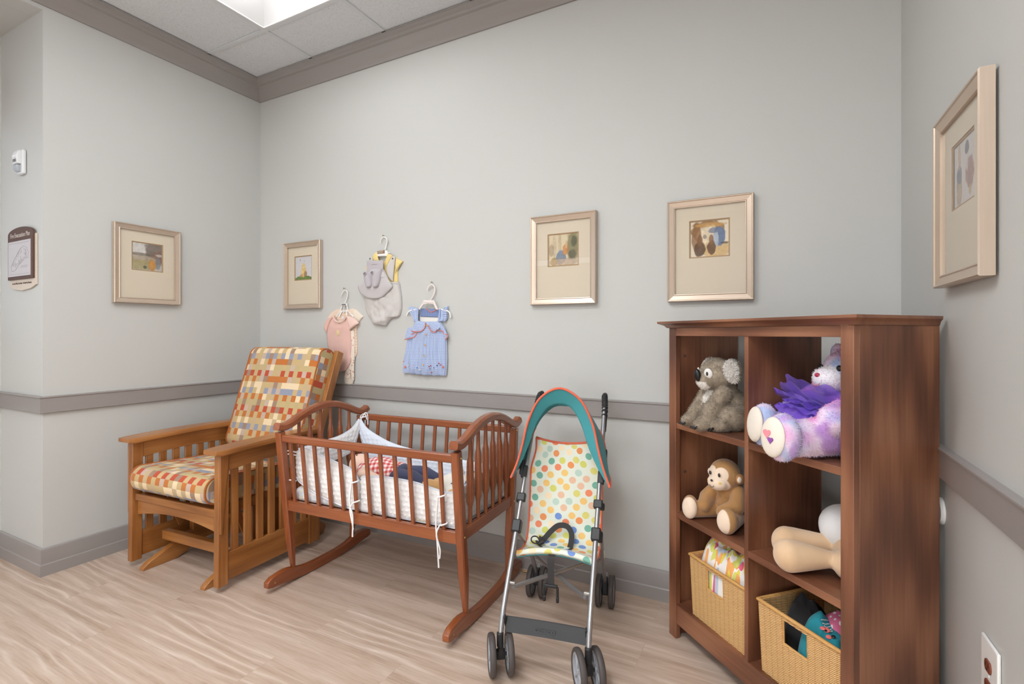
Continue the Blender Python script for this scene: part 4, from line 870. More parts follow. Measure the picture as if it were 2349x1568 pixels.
ch = thing('rocking_chair', 'honey wood gliding rocking chair with patchwork check cushions in the corner', 'chair', (-2.65, 1.42, 0), R(3.4))
O = M('oak')
def cushion(name, prof, xw, parent, loc, rot, nx=14, crown=.0):
    """prof: closed loop of (depth, height) points; width 2*xw along x; checked fabric wraps along the loop"""
    n = len(prof); L = [0]
    for k in range(n): L.append(L[-1] + math.hypot(prof[(k + 1) % n][0] - prof[k][0], prof[(k + 1) % n][1] - prof[k][1]))
    ca = sum(p[0] for p in prof) / n; cb = sum(p[1] for p in prof) / n
    xs = [-1, -.985, -.94] + [lerp(-.85, .85, k / nx) for k in range(nx + 1)] + [.94, .985, 1]
    rs = []
    for q in xs:
        k = 1 - .10 * max(0, (abs(q) - .9) / .1) ** 2
        g = crown * (1 - q * q)
        rs.append([Vector((q * xw, ca + (a - ca) * (k + g / max(.03, abs(a - ca)) * 0) + (g if a > ca else -g) * 1.0 * min(1, abs(a - ca) / .04), cb + (b - cb) * (1 - (1 - k) * .35))) for a, b in prof])
    m = MB()
    m.rings(rs, True, False, False, uvs=lambda i, j: (xs[i] * xw, L[j]))
    for r, s_ in ((rs[0], 1), (rs[-1], -1)):
        c = Vector((r[0].x, ca, cb)); fs = []; us = []
        for j in range(n):
            p, q = r[j], r[(j + 1) % n]
            fs.append((0, 1 + j, 1 + (j + 1) % n)); us.append([(ca * s_ + 3, cb), (p.y * s_ + 3, p.z), (q.y * s_ + 3, q.z)])
        m.add([c] + r, fs, us)
    o = m.build(name, M('patch'), parent, smooth=60, loc=loc, rot=rot)
    for i in (1, -2):
        pp = MB(); r = rs[i]; pp.tube([Vector((p.x * 1.004, ca + (p.y - ca) * 1.03, cb + (p.z - cb) * 1.006)) for p in r], .0042, 6, True)
        pp.build('piping', M('piping'), o)
    return o
def rrect(a, b, ra, n=7, front_r=None):
    """rounded rectangle loop, half sizes a (depth) and b (height)"""
    pts = []
    for sx, sy, a0 in ((1, 1, 0), (-1, 1, 90), (-1, -1, 180), (1, -1, 270)):
        r = ra
        for k in range(n + 1):
            an = R(a0 + 90 * k / n); pts.append((sx * (a - r) + r * math.cos(an), sy * (b - r) + r * math.sin(an)))
        if sx * sy > 0:
            for k in range(1, 6):   # along the top / bottom
                pass
    return pts
def densify(pts, d=.03):
    out = []
    for k, p in enumerate(pts):
        q = pts[(k + 1) % len(pts)]; L = math.hypot(q[0] - p[0], q[1] - p[1]); m = max(1, int(L / d))
        out += [(lerp(p[0], q[0], i / m), lerp(p[1], q[1], i / m)) for i in range(m)]
    return out
# sides
for s in (-1, 1):
    X = s * .335
    x = lambda a, b: (min(X + s * a, X + s * b), max(X + s * a, X + s * b))
    fx = x(-.017, .017)
    MB().hexa([(fx[0], 0, .03), (fx[1], 0, .03), (fx[1], .052, .03), (fx[0], .052, .03)], [(fx[0], .006, .648), (fx[1], .006, .648), (fx[1], .058, .648), (fx[0], .058, .648)]).build('front_leg', O, ch, bevel=.003)
    MB().box2(fx[0], fx[1], .548, .625, .03, .640).build('rear_leg', O, ch, bevel=.003)
    rx = x(-.011, .011)
    MB().box2(rx[0], rx[1], .05, .55, .046, .178).build('lower_side_rail', O, ch, bevel=.002)
    # upper rail with a bowed lower edge
    n = 14; ys = [lerp(.052, .55, k / n) for k in range(n + 1)]
    up = [(y, .566 + .012 * math.sin(PI * k / n)) for k, y in enumerate(ys)] + [(y, .652 + .006 * math.sin(PI * k / n)) for k, y in reversed(list(enumerate(ys)))]
    MB().prism(up, rx[0], rx[1], 'x').build('upper_side_rail', O, ch, bevel=.0015)
    for k in range(7):
        y = .096 + k * .0705
        MB().box2(X - .007, X + .007, y - .018, y + .018, .172, .588).build('slat', O, ch, bevel=.0015)
    # corbel under the arm
    cb = MB(); cpf = [(.0, .648), (.044, .648), (.040, .60), (.032, .52), (.022, .42), (.014, .33), (.012, .28), (.0, .28)]
    if s > 0: cb.prism([(y + .006, z) for y, z in cpf], X + .017, X + .027, 'x')
    else: cb.prism([(y + .006, z) for y, z in cpf], X - .027, X - .017, 'x')
    cb.build('corbel', O, ch, bevel=.002)
    # arm: bowed plank, wide, rounded nose
    am = MB(); rs = []; N = 26
    for k in range(N + 1):
        q = k / N; y = lerp(-.028, .625, q); w = .056 * (1 if q > .06 else .80 + .20 * math.sin(PI / 2 * q / .06)); w *= lerp(1, .86, sstep(.2, 1, q))
        zt = .678 + .007 * math.sin(PI * min(1, q * 1.02)); th = .028 if q > .03 else .020
        rs.append([Vector((X + dx * w, y, zt - dz * th)) for dx, dz in ((-1, .85), (-1, .2), (-.93, 0), (.93, 0), (1, .2), (1, .85), (.93, 1), (-.93, 1))])
    am.rings(rs).build('armrest', O, ch, smooth=40)
# seat frame and front apron
n = 16; xs = [lerp(-.312, .312, k / n) for k in range(n + 1)]
ap = [(x, .272 + .034 * math.sin(PI * k / n) ** .9) for k, x in enumerate(xs)] + [(x, .382) for x in reversed(xs)]
MB().prism(ap, .026, .046, 'y').build('front_apron', O, ch, bevel=.002)
MB().box2(-.312, .312, .014, .030, .350, .386).build('apron_lip', O, ch, bevel=.003)
sf = MB()
for s in (-1, 1): sf.box2(s * .285 - .012, s * .285 + .012, .04, .56, .340, .388)
sf.box2(-.29, .29, .53, .56, .32, .388)
for k in range(6): sf.box2(-.275, .275, .08 + k * .075, .11 + k * .075, .374, .386)
sf.build('seat_frame', O, ch, bevel=.002)
# back frame: posts and slats, reclined
for s in (-1, 1):
    MB().beam((s * .322, .525, .31), (s * .322, .812, 1.108), .030, .052, up=(0, 1, 0)).build('back_post', O, ch, bevel=.003)
bs = MB(); bs.beam((-.31, .787, 1.07), (.31, .787, 1.07), .022, .07, up=(0, .33, 1))
bs.build('back_top_rail', O, ch, bevel=.002)
for k in range(6):
    x = -.22 + k * .088
    MB().beam((x, .60, .50), (x, .785, 1.05), .040, .010, up=(0, 1, 0)).build('back_slat', O, ch, bevel=.001)
# glider base
rp = [(0, .0), (.17, .0), (.22, .016), (.28, .045), (.36, .058), (.44, .045), (.50, .016), (.55, 0), (.72, 0), (.755, .010), (.772, .035), (.764, .058), (.74, .074), (.70, .082), (.55, .10), (.44, .125), (.30, .128), (.22, .112), (.10, .062), (.03, .034), (.004, .016)]
for s in (-1, 1): MB().prism(rp, s * .238 - .017, s * .238 + .017, 'x').build('base_runner', O, ch, bevel=.003)
MB().box2(-.268, .268, .122, .160, .114, .163).build('base_stretcher', O, ch, bevel=.003)
MB().box2(-.255, .255, .455, .490, .128, .176).build('base_stretcher', O, ch, bevel=.003)
for s in (-1, 1):
    MB().box2(s * .238 - .016, s * .238 + .016, .262, .440, .12, .325).build('base_upright', O, ch, bevel=.003)
    for y0_, y1_ in ((.16, .225), (.545, .475)):
        MB().beam((s * .266, y0_, .335), (s * .266, y1_, .165), .010, .030, up=(0, 1, 0)).build('glide_link', O, ch, bevel=.001)
# cushions
sp = densify(rrect(.255, .062, .055, 8))
cushion('seat_cushion', sp, .292, ch, (0, .222, .458), (R(-4), 0, 0), crown=.0)
bp = densify(rrect(.060, .318, .052, 8))
cushion('back_cushion', bp, .297, ch, (.008, .648, .828), (R(-18.4), 0, 0), crown=.012)
# ------------------------------------------------------------------ rocking bassinet
MAT['cherry'] = wood('cherry_stain', (110, 54, 26), (140, 75, 40), (162, 94, 54), .26, .7, .45, .15, 22)
MAT['minky'] = cloth('minky_white', (240, 239, 238), .95, .2, 500, .015, .25)
MAT['minky_blue'] = cloth('minky_pale_blue', (226, 233, 244), .95, .2, 500, .015, .25)
MAT['cord'] = cloth('white_cord', (244, 243, 242), .85, .2, 400, .02, .1)
MAT['brass'] = plain('brass_screw', (180, 150, 100), .3, .9)
bs_ = thing('rocking_bassinet', 'cherry brown spindle bassinet on curved rockers between rocking chair and stroller', 'bassinet', (-1.63, 1.93, 0), R(3))
Ch = M('cherry')
oct_ = [(-.5, -.36), (-.36, -.5), (.36, -.5), (.5, -.36), (.5, .36), (.36, .5), (-.36, .5), (-.5, .36)]
def side_y(z): return .205 + (z - .07) * .113
for sx in (-1, 1):
    for sy in (-1, 1):
        zs = [.070, .10, .15, .20, .245, .28, .34, .36, .50, .62, .748]; ws = [.019, .022, .028, .033, .037, .036, .036, .037, .038, .038, .036]
        MB().sweep([(sx * .49, sy * side_y(z), z) for z in zs], oct_, up=(0, 1, 0), scale=ws).build('leg', Ch, bs_, smooth=25)
    # arched end rail
    tb = [(-.303, .779), (-.29, .776), (-.26, .772), (-.21, .786), (-.14, .816), (-.06, .838), (.01, .845), (.08, .838), (.16, .814), (.23, .784), (.28, .770), (.315, .778), (.330, .786)]
    pr = [(-.021, -.014), (-.015, -.019), (.015, -.019), (.021, -.014), (.021, .008), (.012, .017), (-.012, .017), (-.021, .008)]
    MB().sweep(spline([(sx * .49, y, z) for y, z in tb], 5), pr, up=(0, 0, 1)).build('arched_rail', Ch, bs_, bevel=.003, smooth=40)
    MB().beam((sx * .49, -.235, .400), (sx * .49, .235, .400), .022, .050).build('end_rail', Ch, bs_, bevel=.003)
    for k in range(6):
        y = -.168 + .0705 * k; z1 = interp(tb, y) - .012; z0 = .420
        q = [(0, .0085), (.10, .0088), (.20, .0095), (.235, .0125), (.26, .0148), (.40, .0160), (.55, .0160), (.70, .0148), (.735, .0125), (.765, .0095), (.85, .0085), (1, .0078)]
        MB().lathe([(r, z0 + (z1 - z0) * t) for t, r in q], 14, Matrix.Translation((sx * .49, y, 0))).build('end_spindle', Ch, bs_, smooth=40)
    # rocker
    N = 26; lo = []; hi = []
    for k in range(N + 1):
        y = lerp(-.362, .350, k / N); e = min(k, N - k) / N
        b = .26 * y * y * (1 - .20 * sstep(.27, .36, abs(y))); h = .046 + .018 * math.exp(-((abs(y) - .245) / .07) ** 2)
        lo.append((y, b + (.005 * (1 - sstep(0, .04, e)))))
        hi.append((y, b + h - .016 * (1 - math.sqrt(max(0, 1 - (1 - min(1, e / .05)) ** 2)))))
    MB().prism(lo + hi[::-1], sx * .49 - .015, sx * .49 + .015, 'x').build('rocker', Ch, bs_, bevel=.004, smooth=40)
for sx in (-1, 1):
    MB().lathe([(0, 0), (.0045, 0), (.004, .0012), (0, .0015)], 12, Matrix.Translation((sx * .49 + .0145, -.322, .045)) @ Matrix.Rotation(R(90), 4, 'Y')).build('rocker_peg', M('brass'), bs_)
MB().beam((.505, .335, .012), (.548, .345, .010), .006, .006).build('lock_pin', M('brass'), bs_, bevel=.001)
for sy, zt in ((-1, .719), (1, .741)):
    MB().beam((-.475, sy * .277, zt), (.475, sy * .277, zt), .026, .036).build('top_rail', Ch, bs_, bevel=.007, seg=3)
    MB().beam((-.48, sy * .241, .387), (.48, sy * .241, .387), .020, .050).build('bottom_rail', Ch, bs_, bevel=.003)
    for k in range(12):
        x = -.432 + .0765 * k
        MB().beam((x, sy * .243, .405), (x, sy * .274, zt - .01), .0165, .013, up=(0, 1, 0)).build('side_slat', Ch, bs_, bevel=.002)
sc_ = MB()
for sx in (-1, 1):
    for y, z in ((-.243, .395), (-.272, .722), (.243, .395), (.272, .74)):
        sc_.lathe([(0, 0), (.0055, 0), (.005, .002), (0, .003)], 12, Matrix.Translation((sx * .5085, y, z)) @ Matrix.Rotation(sx * R(90), 4, 'Y'))
sc_.build('screw_heads', M('brass'), bs_)
MB().box2(-.475, .475, -.228, .228, .392, .402).build('base_board', Ch, bs_)

BO = L_BASS = Matrix.Translation((-1.63, 1.93, 0)) @ Matrix.Rotation(R(3), 4, 'Z')
def bw(p): return BO @ Vector(p)
# mattress
def mattress_mat():
    t = NT('mattress_print'); o = t.obj(); n = t.noise(o, 18, 2)
    c = t.ramp(n, [(.45, lin((240, 240, 240))), (.56, lin((206, 216, 226))), (.62, lin((216, 206, 180))), (.68, lin((238, 238, 238)))])
    t.set(Base_Color=c, Roughness=.9); return t.m
mt = MB().box2(-.462, .462, -.222, .222, .403, .472).build('mattress', mattress_mat(), None, bevel=.022, seg=4, loc=(-1.63, 1.93, 0), rot=(0, 0, R(3)))
tag(mt, 'thin white printed mattress lying on the bassinet base', 'mattress')
# padded bumper: quilted panels with raised dots
def dots(a, b, p=.0262):
    j = round(b / (p * .866)); best = 1
    for jj in (j - 1, j, j + 1):
        off = .5 * p if jj % 2 else 0
        i = round((a - off) / p); best = min(best, math.hypot(a - off - i * p, b - jj * p * .866))
    return sstep(1, 0, best / .0085)
def panel(name, path, top, bot, mat, parent, out, thick=.024, amp=.0062):
    """path(s)->(x,y); s in metres along; top/bot: tables s->z; out: outward normal(s)"""
    S0, S1 = top[0][0], top[-1][0]; nu = int((S1 - S0) / .0058); nv = 40
    topS = [(s, z) for s, z in top]
    def zz(s, v):
        return lerp(interp(bot, s), interp(topS, s), v)
    def f(u, v):
        s = lerp(S0, S1, u); z = zz(s, v); x, y = path(s); n = out(s)
        q = (4 * v * (1 - v)) ** .6 * min(1, 12 * min(u, 1 - u) + .15) ** .5
        d = thick * .5 * q + amp * dots(s, z) * (1 if .05 < v < .95 else 0) + .006 * q * mnoise.noise(Vector((s * 9, z * 9, 4)))
        return Vector((x + n[0] * d, y + n[1] * d, z))
    def th(u, v):
        s = lerp(S0, S1, u); z = zz(s, v); n = out(s); q = (4 * v * (1 - v)) ** .6 * min(1, 12 * min(u, 1 - u) + .15) ** .5
        d = .004 + thick * q + 2 * amp * dots(s, z) * (1 if .05 < v < .95 else 0)
        return (-n[0] * d, -n[1] * d, 0)
    o = MB().slab(f, nu, nv, th).build(name, mat, parent, smooth=80)
    pp = MB()
    for tb_ in (topS, bot):
        K = 60; pp.tube([(*path(lerp(S0, S1, k / K)), interp(tb_, lerp(S0, S1, k / K))) for k in range(K + 1)], .0042, 6)
    pp.build('piping', M('minky_blue'), o)
    return o
bp_ = thing('bassinet_bumper', 'white dotted padded bumper with cord ties inside the bassinet', 'crib bumper', (-1.63, 1.93, 0), R(3))
def smooth_tab(t, n=8):
    return [(p.x, p.y) for p in spline([(a, b, 0) for a, b in t], n)]
panel('side_panel', lambda s: (s, -.214 - .012 * math.sin((s + .45) * 5)), smooth_tab([(-.455, .640), (-.40, .668), (-.33, .655), (-.25, .634), (-.12, .606), (-.075, .578), (-.055, .548)]), smooth_tab([(-.455, .520), (-.43, .495), (-.3, .452), (-.12, .420), (-.055, .425)]), M('minky'), bp_, lambda s: (0, -1))
panel('side_panel', lambda s: (s, -.216), smooth_tab([(-.052, .560), (-.03, .572), (.1, .583), (.24, .579), (.33, .566), (.40, .556), (.455, .566)]), smooth_tab([(-.052, .43), (.1, .416), (.455, .414)]), M('minky'), bp_, lambda s: (0, -1))
panel('end_panel', lambda s: (-.452, s), smooth_tab([(-.205, .655), (-.05, .660), (.08, .668), (.17, .694), (.222, .735)]), smooth_tab([(-.205, .555), (-.05, .548), (.1, .553), (.17, .575), (.222, .665)]), M('minky'), bp_, lambda s: (-1, 0))
panel('side_panel', lambda s: (s, .222), smooth_tab([(-.440, .735), (-.40, .690), (-.33, .655), (-.22, .618), (-.05, .592), (.2, .572), (.35, .566), (.455, .576)]), smooth_tab([(-.440, .640), (-.38, .52), (-.25, .455), (0, .44), (.455, .44)]), M('minky_blue'), bp_, lambda s: (0, 1))
panel('end_panel', lambda s: (.458, s), smooth_tab([(-.205, .566), (-.03, .592), (.12, .588), (.21, .582)]), smooth_tab([(-.205, .414), (.21, .42)]), M('minky'), bp_, lambda s: (1, 0))
def tie(pts, r=.0036): MB().tube(spline(pts, 6), r, 6).build('tie_cord', M('cord'), bp_, smooth=80)
def loop(x, y, z, rx=.017, ry=.013, tilt=.006):
    MB().tube([Vector((x + rx * math.cos(a), y + ry * math.sin(a), z + tilt * math.cos(a))) for a in [2 * PI * k / 18 for k in range(18)]], .0036, 6, True).build('tie_loop', M('cord'), bp_, smooth=80)
for x, zs, ends in ((-.0495, (.556, .466), (.383, .312, .345)), (.4095, (.556, .436), (.262, .300))):
    for z in zs: loop(x, -.246 - (z - .41) * .1, z)
    for k, e in enumerate(ends):
        x0 = x - .014 + .006 * k; st = zs[0] if k < len(ends) - 1 else zs[-1]
        tie([(x0, -.262 - (st - .41) * .1 * .5, st), (x0 - .008 - .004 * k, -.270, (st + e) / 2 + .03), (x0 - .004 + .008 * (k % 2), -.268, (st + e) / 2 - .03), (x0 + .003 - .012 * k % .01, -.266, e)])
loop(-.445, .256, .742, .022, .02)
tie([(-.448, .225, .72), (-.435, .252, .765), (-.425, .262, .755), (-.418, .258, .70)]); tie([(-.44, .225, .72), (-.462, .25, .748), (-.43, .245, .762), (-.42, .252, .73)])
for z0, z1 in ((.64, .54), (.625, .545), (.50, .44)):
    tie([(-.455, -.215, z0), (-.482, -.256, z0 + .01), (-.494, -.252, (z0 + z1) / 2), (-.485, -.262, z1)])

# doll: one soft body with clothes
MAT['doll_skin'] = painted('doll_skin', .55, .1, .02)
MAT['red_check'] = gingham('red_check', (240, 232, 228), (196, 66, 66), (222, 150, 146), 42, rot=.25)
MAT['navy'] = cloth('navy_twill', (66, 70, 98), .85, .25, 300)
dl = thing('baby_doll', 'baby doll in red gingham shirt and navy trousers lying in the bassinet', 'doll', bw((-.08, 0, .472)), R(3))
m = MB()
m.ell((-.190, .03, .066), (.062, .056, .060)); m.capsule((-.145, .025, .055), (-.11, .02, .055), .030, .032)
m.ell((-.03, .01, .065), (.105, .072, .055)); m.ell((.055, .01, .06), (.055, .065, .052))
m.capsule((-.085, -.055, .080), (-.060, -.100, .072), .028, .027); m.capsule((-.060, -.100, .072), (.030, -.104, .060), .026, .018); m.ell((.048, -.102, .058), (.022, .016, .012))
m.capsule((-.085, .070, .075), (-.01, .115, .060), .026, .022); m.capsule((-.01, .115, .060), (.09, .108, .062), .021, .016); m.ell((.108, .106, .064), (.022, .016, .012))
for sy in (-1, 1):
    m.capsule((.08, sy * .035 + .0, .055), (.190, sy * .045, .066), .034, .030); m.capsule((.190, sy * .045, .066), (.275, sy * .05, .03), .029, .022); m.ell((.292, sy * .052, .022), (.030, .018, .017))
    m.ell((-.190, .03 + sy * .056, .066), (.012, .006, .014))
m.ell((-.158, .03, .112), (.008, .008, .008))
def skin(p): return lin((238, 205, 184)) if (p - Vector((-.2, .03, .10))).length > .03 else lin((236, 190, 172))
plush('body', m, M('doll_skin'), dl, .0048, 5, skin)
fc = MB()
for sy in (-1, 1): fc.ell((-.196, .03 + sy * .021, .122), (.0012, .008, .0035))
fc.ell((-.140, .03, .106), (.003, .009, .003)); fc.build('face', M('snap'), dl)
s_ = MB(); s_.ell((-.035, .008, .066), (.118, .080, .064)); s_.ell((.055, .008, .058), (.070, .078, .056)); s_.capsule((-.095, -.050, .078), (-.078, -.076, .074), .035, .034); s_.capsule((-.095, .066, .076), (-.045, .098, .068), .034, .032)
sh_ = s_.mesh('shirt'); tmp = bpy.data.objects.new('tmp', sh_); COL.objects.link(tmp)
bpy.data.objects.remove(tmp)
so_ = plush('shirt', s_, M('red_check'), dl, .005, 4)
def planar_uv(o, fx=lambda p: (p.x, p.y + p.z * .9)):
    uvl = (o.data.uv_layers.new(name='UVMap') if not o.data.uv_layers else o.data.uv_layers[0]).data
    for l in o.data.loops: uvl[l.index].uv = fx(o.data.vertices[l.vertex_index].co)
planar_uv(so_, lambda p: (p.x, math.atan2(p.z - .05, p.y - .008) * .075))
t_ = MB(); t_.ell((.085, .008, .056), (.050, .072, .052))
for sy in (-1, 1): t_.capsule((.09, sy * .036, .056), (.190, sy * .046, .066), .039, .035); t_.capsule((.190, sy * .046, .066), (.258, sy * .05, .044), .035, .029)
plush('trousers', t_, M('navy'), dl, .005, 3)
# little bear in a football shirt
MAT['tan_plush'] = painted('tan_plush', .9, .4, .5, 140)
bt = thing('teddy_bear', 'small tan teddy bear in white football shirt at the stroller end of the bassinet', 'soft toy', bw((.335, -.02, .472)), R(3))
m = MB(); m.ell((0, 0, .05), (.075, .055, .048)); m.ell((.095, .03, .062), (.048, .046, .044)); m.ell((.118, .075, .075), (.016, .010, .016)); m.ell((.118, -.014, .075), (.016, .010, .016)); m.ell((.090, .018, .100), (.022, .02, .018))
m.capsule((-.02, .05, .07), (-.050, .082, .108), .022, .026); m.capsule((.0, -.045, .06), (.03, -.085, .040), .022, .022)
m.capsule((-.06, -.025, .045), (-.125, -.045, .048), .027, .030); m.capsule((-.06, .03, .045), (-.120, .03, .036), .027, .028)
plush('body', m, M('tan_plush'), bt, .0045, 4, lambda p: lin((214, 168, 112)) if (p - Vector((.09, .018, .112))).length > .022 else lin((232, 206, 168)), fur=(2600, .006, .0007))
s_ = MB(); s_.ell((-.005, 0, .052), (.080, .062, .056)); s_.capsule((-.02, .05, .068), (-.028, .07, .09), .028, .028); s_.capsule((0, -.045, .058), (.018, -.07, .046), .028, .027)
shirt = plush('football_shirt', s_, painted('shirt_print', .85, .1, .2), bt, .0045, 4, lambda p: lin((40, 40, 44)) if any((p - Vector(c)).length < .011 for c in ((.03, -.045, .085), (.012, -.058, .070), (.045, -.05, .07), (.02, -.062, .05))) else (lin((96, 116, 160)) if p.x > .058 else lin((238, 232, 222))))
f_ = MB()
for y in (.008, .03): f_.ell((.105, y, .112), (.004, .004, .004))
f_.ell((.086, .016, .120), (.006, .005, .004)); f_.build('face', M('snap'), bt)
# ------------------------------------------------------------------ umbrella stroller (local: x right, y towards the wall, faces -y)
MAT['alu'] = plain('grey_tube', (168, 168, 170), .32, .75)
MAT['black'] = plain('black_plastic', (40, 40, 42), .45)
MAT['grip'] = plain('grip_foam', (34, 34, 36), .7)
MAT['tyre'] = plain('tyre_foam', (78, 72, 70), .55)
MAT['hub'] = plain('hub_grey', (168, 170, 175), .4)
MAT['teal'] = cloth('teal_canopy', (70, 160, 168), .75, .1, 400, .02, .1)
MAT['orange'] = cloth('orange_binding', (226, 108, 80), .8, .15, 400, .02, .1)
MAT['web'] = cloth('black_webbing', (58, 56, 56), .8, .3, 500, .05, .1)
MAT['steel'] = plain('steel_fitting', (190, 188, 184), .3, .85)
def dotted():
    t = NT('dotted_seat'); v = t.uv((24.5, 24.5, 1), .62); vo = t.n('ShaderNodeTexVoronoi'); vo.inputs['Randomness'].default_value = .22; vo.inputs['Scale'].default_value = 1; t.l(v, vo.inputs['Vector'])
    vo.voronoi_dimensions = '2D'
    sp = t.n('ShaderNodeSeparateColor'); t.l(vo.outputs['Color'], sp.inputs[0])
    pal = [(240, 200, 120), (236, 150, 90), (214, 214, 110), (232, 190, 160), (190, 214, 200), (240, 140, 100), (246, 226, 190), (120, 180, 160), (116, 150, 214), (244, 200, 120), (222, 214, 120)]
    c = t.ramp(sp.outputs[0], [(k / len(pal), lin(p)) for k, p in enumerate(pal)], 'CONSTANT')
    f = t.math('LESS_THAN', vo.outputs['Distance'], .355)
    t.set(Base_Color=t.mix(f, lin((230, 235, 220)), c), Roughness=.7, Sheen_Weight=.1).bump(t.noise(t.obj(), 26, 3), .12, .006); return t.m
MAT['dots'] = dotted()
st = thing('umbrella_stroller', 'folding stroller with polka dot seat, teal sun canopy and grey frame', 'stroller', (-.770, 1.882, 0), R(11.4))
HX = .157
def wheel(name, parent, loc, yaw, r=.071, w=.024, spokes=True):
    rm = Matrix.Rotation(R(90), 4, 'Y')
    hb = MB(); hb.lathe([(0, -.010), (.012, -.010), (.012, -.003), (.050, -.003), (.050, -.0085), (.057, -.0085), (.057, .0085), (.050, .0085), (.050, .003), (.012, .003), (.012, .010), (0, .010)], 32, rm)
    for k in range(7):
        a = 2 * PI * k / 7
        for sx in (-1, 1): hb.beam((sx * .0052, .010 * math.cos(a), .010 * math.sin(a)), (sx * .0052, .052 * math.cos(a), .052 * math.sin(a)), .006, .0045, up=(1, 0, 0))
    o = hb.build(name, M('hub'), parent, smooth=40, loc=loc, rot=(0, 0, yaw))
    pr = [(.0565, -w * .36), (.060, -w * .46), (.065, -w * .48), (.0695, -w * .34), (r, -w * .12), (r, w * .12), (.0695, w * .34), (.065, w * .48), (.060, w * .46), (.0565, w * .36)]
    ty = MB(); rs = []
    for q, x in pr: rs.append([rm @ Vector((q * math.cos(2 * PI * k / 40), q * math.sin(2 * PI * k / 40), x)) for k in range(40)])
    ty.rings(rs, True, False, True); ty.build('tyre', M('tyre'), o, smooth=50)
    return o
for s in (-1, 1):
    # long side tube from front caster up to the handle
    pth = spline([(s * HX, -.287, .115), (s * HX, -.278, .16), (s * HX, -.246, .222), (s * HX, -.12, .382), (s * HX, 0, .537), (s * HX, .15, .735), (s * HX * .99, .285, .900)], 6)
    MB().tube(pth, .0098, 14).build('side_tube', M('alu'), st, smooth=60)
    gp = spline([(s * HX, .205, .797), (s * HX, .265, .872), (s * HX * .98, .298, .912), (s * HX * .96, .325, .932), (s * HX * .95, .356, .936)], 14)
    rr = [.0118 + (.0022 if (k // 2) % 2 and 10 < k < 46 else 0) for k in range(len(gp))]; rr[-2] = .0115; rr[-1] = .0105
    MB().tube(gp, rr, 14).build('handle_grip', M('grip'), st, smooth=50)
    # rear leg
    MB().tube(spline([(s * (HX + .014), -.055, .455), (s * (HX + .012), .0, .405), (s * HX, .16, .255), (s * HX, .268, .118)], 6), .0088, 12).build('rear_leg', M('alu'), st, smooth=60)
    # joints
    for y, z, a, hgt in ((-.065, .452, .036, .048), (.005, .545, .026, .034)):
        jt = MB(); jt.box((s * HX, y, z), (.036, a, hgt), rot=(R(-37), 0, 0))
        jt.box((s * (HX + .014), y + .012, z - .012), (.020, a * .8, hgt * .8), rot=(R(-37), 0, 0))
        jt.build('joint', M('black'), st, bevel=.005)
    cb = MB(); cb.box((s * (HX + .004), .072, .632), (.026, .024, .052), rot=(R(-37), 0, 0)); cb.box((s * (HX + .016), .075, .650), (.016, .022, .062), rot=(R(-25), 0, 0)); cb.box((s * (HX + .018), .135, .715), (.010, .030, .036), rot=(R(-30), 0, 0))
    cb.build('canopy_clamp', M('black'), st, bevel=.004)
    # front caster
    cs = MB(); cs.lathe([(0, .155), (.0125, .155), (.0125, .110), (.010, .100), (0, .100)], 14, Matrix.Translation((s * HX, -.287, 0)))
    yw = R(24); ax = Vector((math.cos(yw), math.sin(yw), 0)); tr = Vector((math.sin(yw), -math.cos(yw), 0)) * -.004
    c0 = Vector((s * HX, -.280, .071)) + tr
    cs.box(c0 + Vector((0, 0, .020)), (.020, .026, .052), rot=(0, 0, yw)); cs.box(c0, (.030, .024, .030), rot=(0, 0, yw)); cs.tube([c0 - ax * .032, c0 + ax * .032], .006, 10)
    cs.build('front_fork', M('black'), st, bevel=.003)
    for q in (-1, 1): wheel('front_wheel', st, c0 + ax * q * .032, yw)
    c1 = Vector((s * HX, .287, .066))
    rf = MB(); rf.box((s * HX, .276, .095), (.024, .034, .070)); rf.box((s * HX, .284, .066), (.030, .026, .028)); rf.tube([c1 - Vector((.030, 0, 0)), c1 + Vector((.030, 0, 0))], .006, 10)
    rf.build('rear_fork', M('black'), st, bevel=.004)
    MB().box((s * HX, .318, .118), (.016, .034, .016), rot=(R(20), 0, 0)).build('brake_lever', M('alu'), st, bevel=.003)
    for q in (-1, 1): wheel('rear_wheel', st, c1 + Vector((q * .028, 0, 0)), 0, .066, .024)
    # steel brackets for the cross brace
    MB().box((s * (HX - .014), -.190, .297 if 0 else .288), (.030, .012, .010)).build('bracket', M('steel'), st, bevel=.002)
# cross brace (an X seen from above and in front)
for s in (-1, 1):
    dz = .006 * s
    MB().tube(spline([(-s * (HX - .022), -.195, .276), (-s * .08, -.11, .262 + dz), (0, -.01, .258 + dz), (s * .09, .09, .262 + dz), (s * (HX + .002), .16, .262)], 6), .0085, 12).build('cross_brace', M('alu'), st, smooth=60)
# footrest
fr = MB().slab(lambda u, v: Vector((lerp(-.146, .146, u), lerp(-.246, -.268, v) + .004 * math.sin(u * PI), lerp(.192, .148, v))), 10, 4, lambda u, v: (0, .003, .0015)).build('footrest', M('black'), st)
letters('cosco', .022, plain('embossed_black', (52, 52, 54), .35), fr, (0, -.2615, .170), rot=(R(63), 0, 0), sx=1.5, depth=.0003)
for s in (-1, 1): MB().box((s * .147, -.252, .175), (.008, .016, .066), rot=(R(26), 0, 0)).build('footrest_bracket', M('black'), st, bevel=.003)
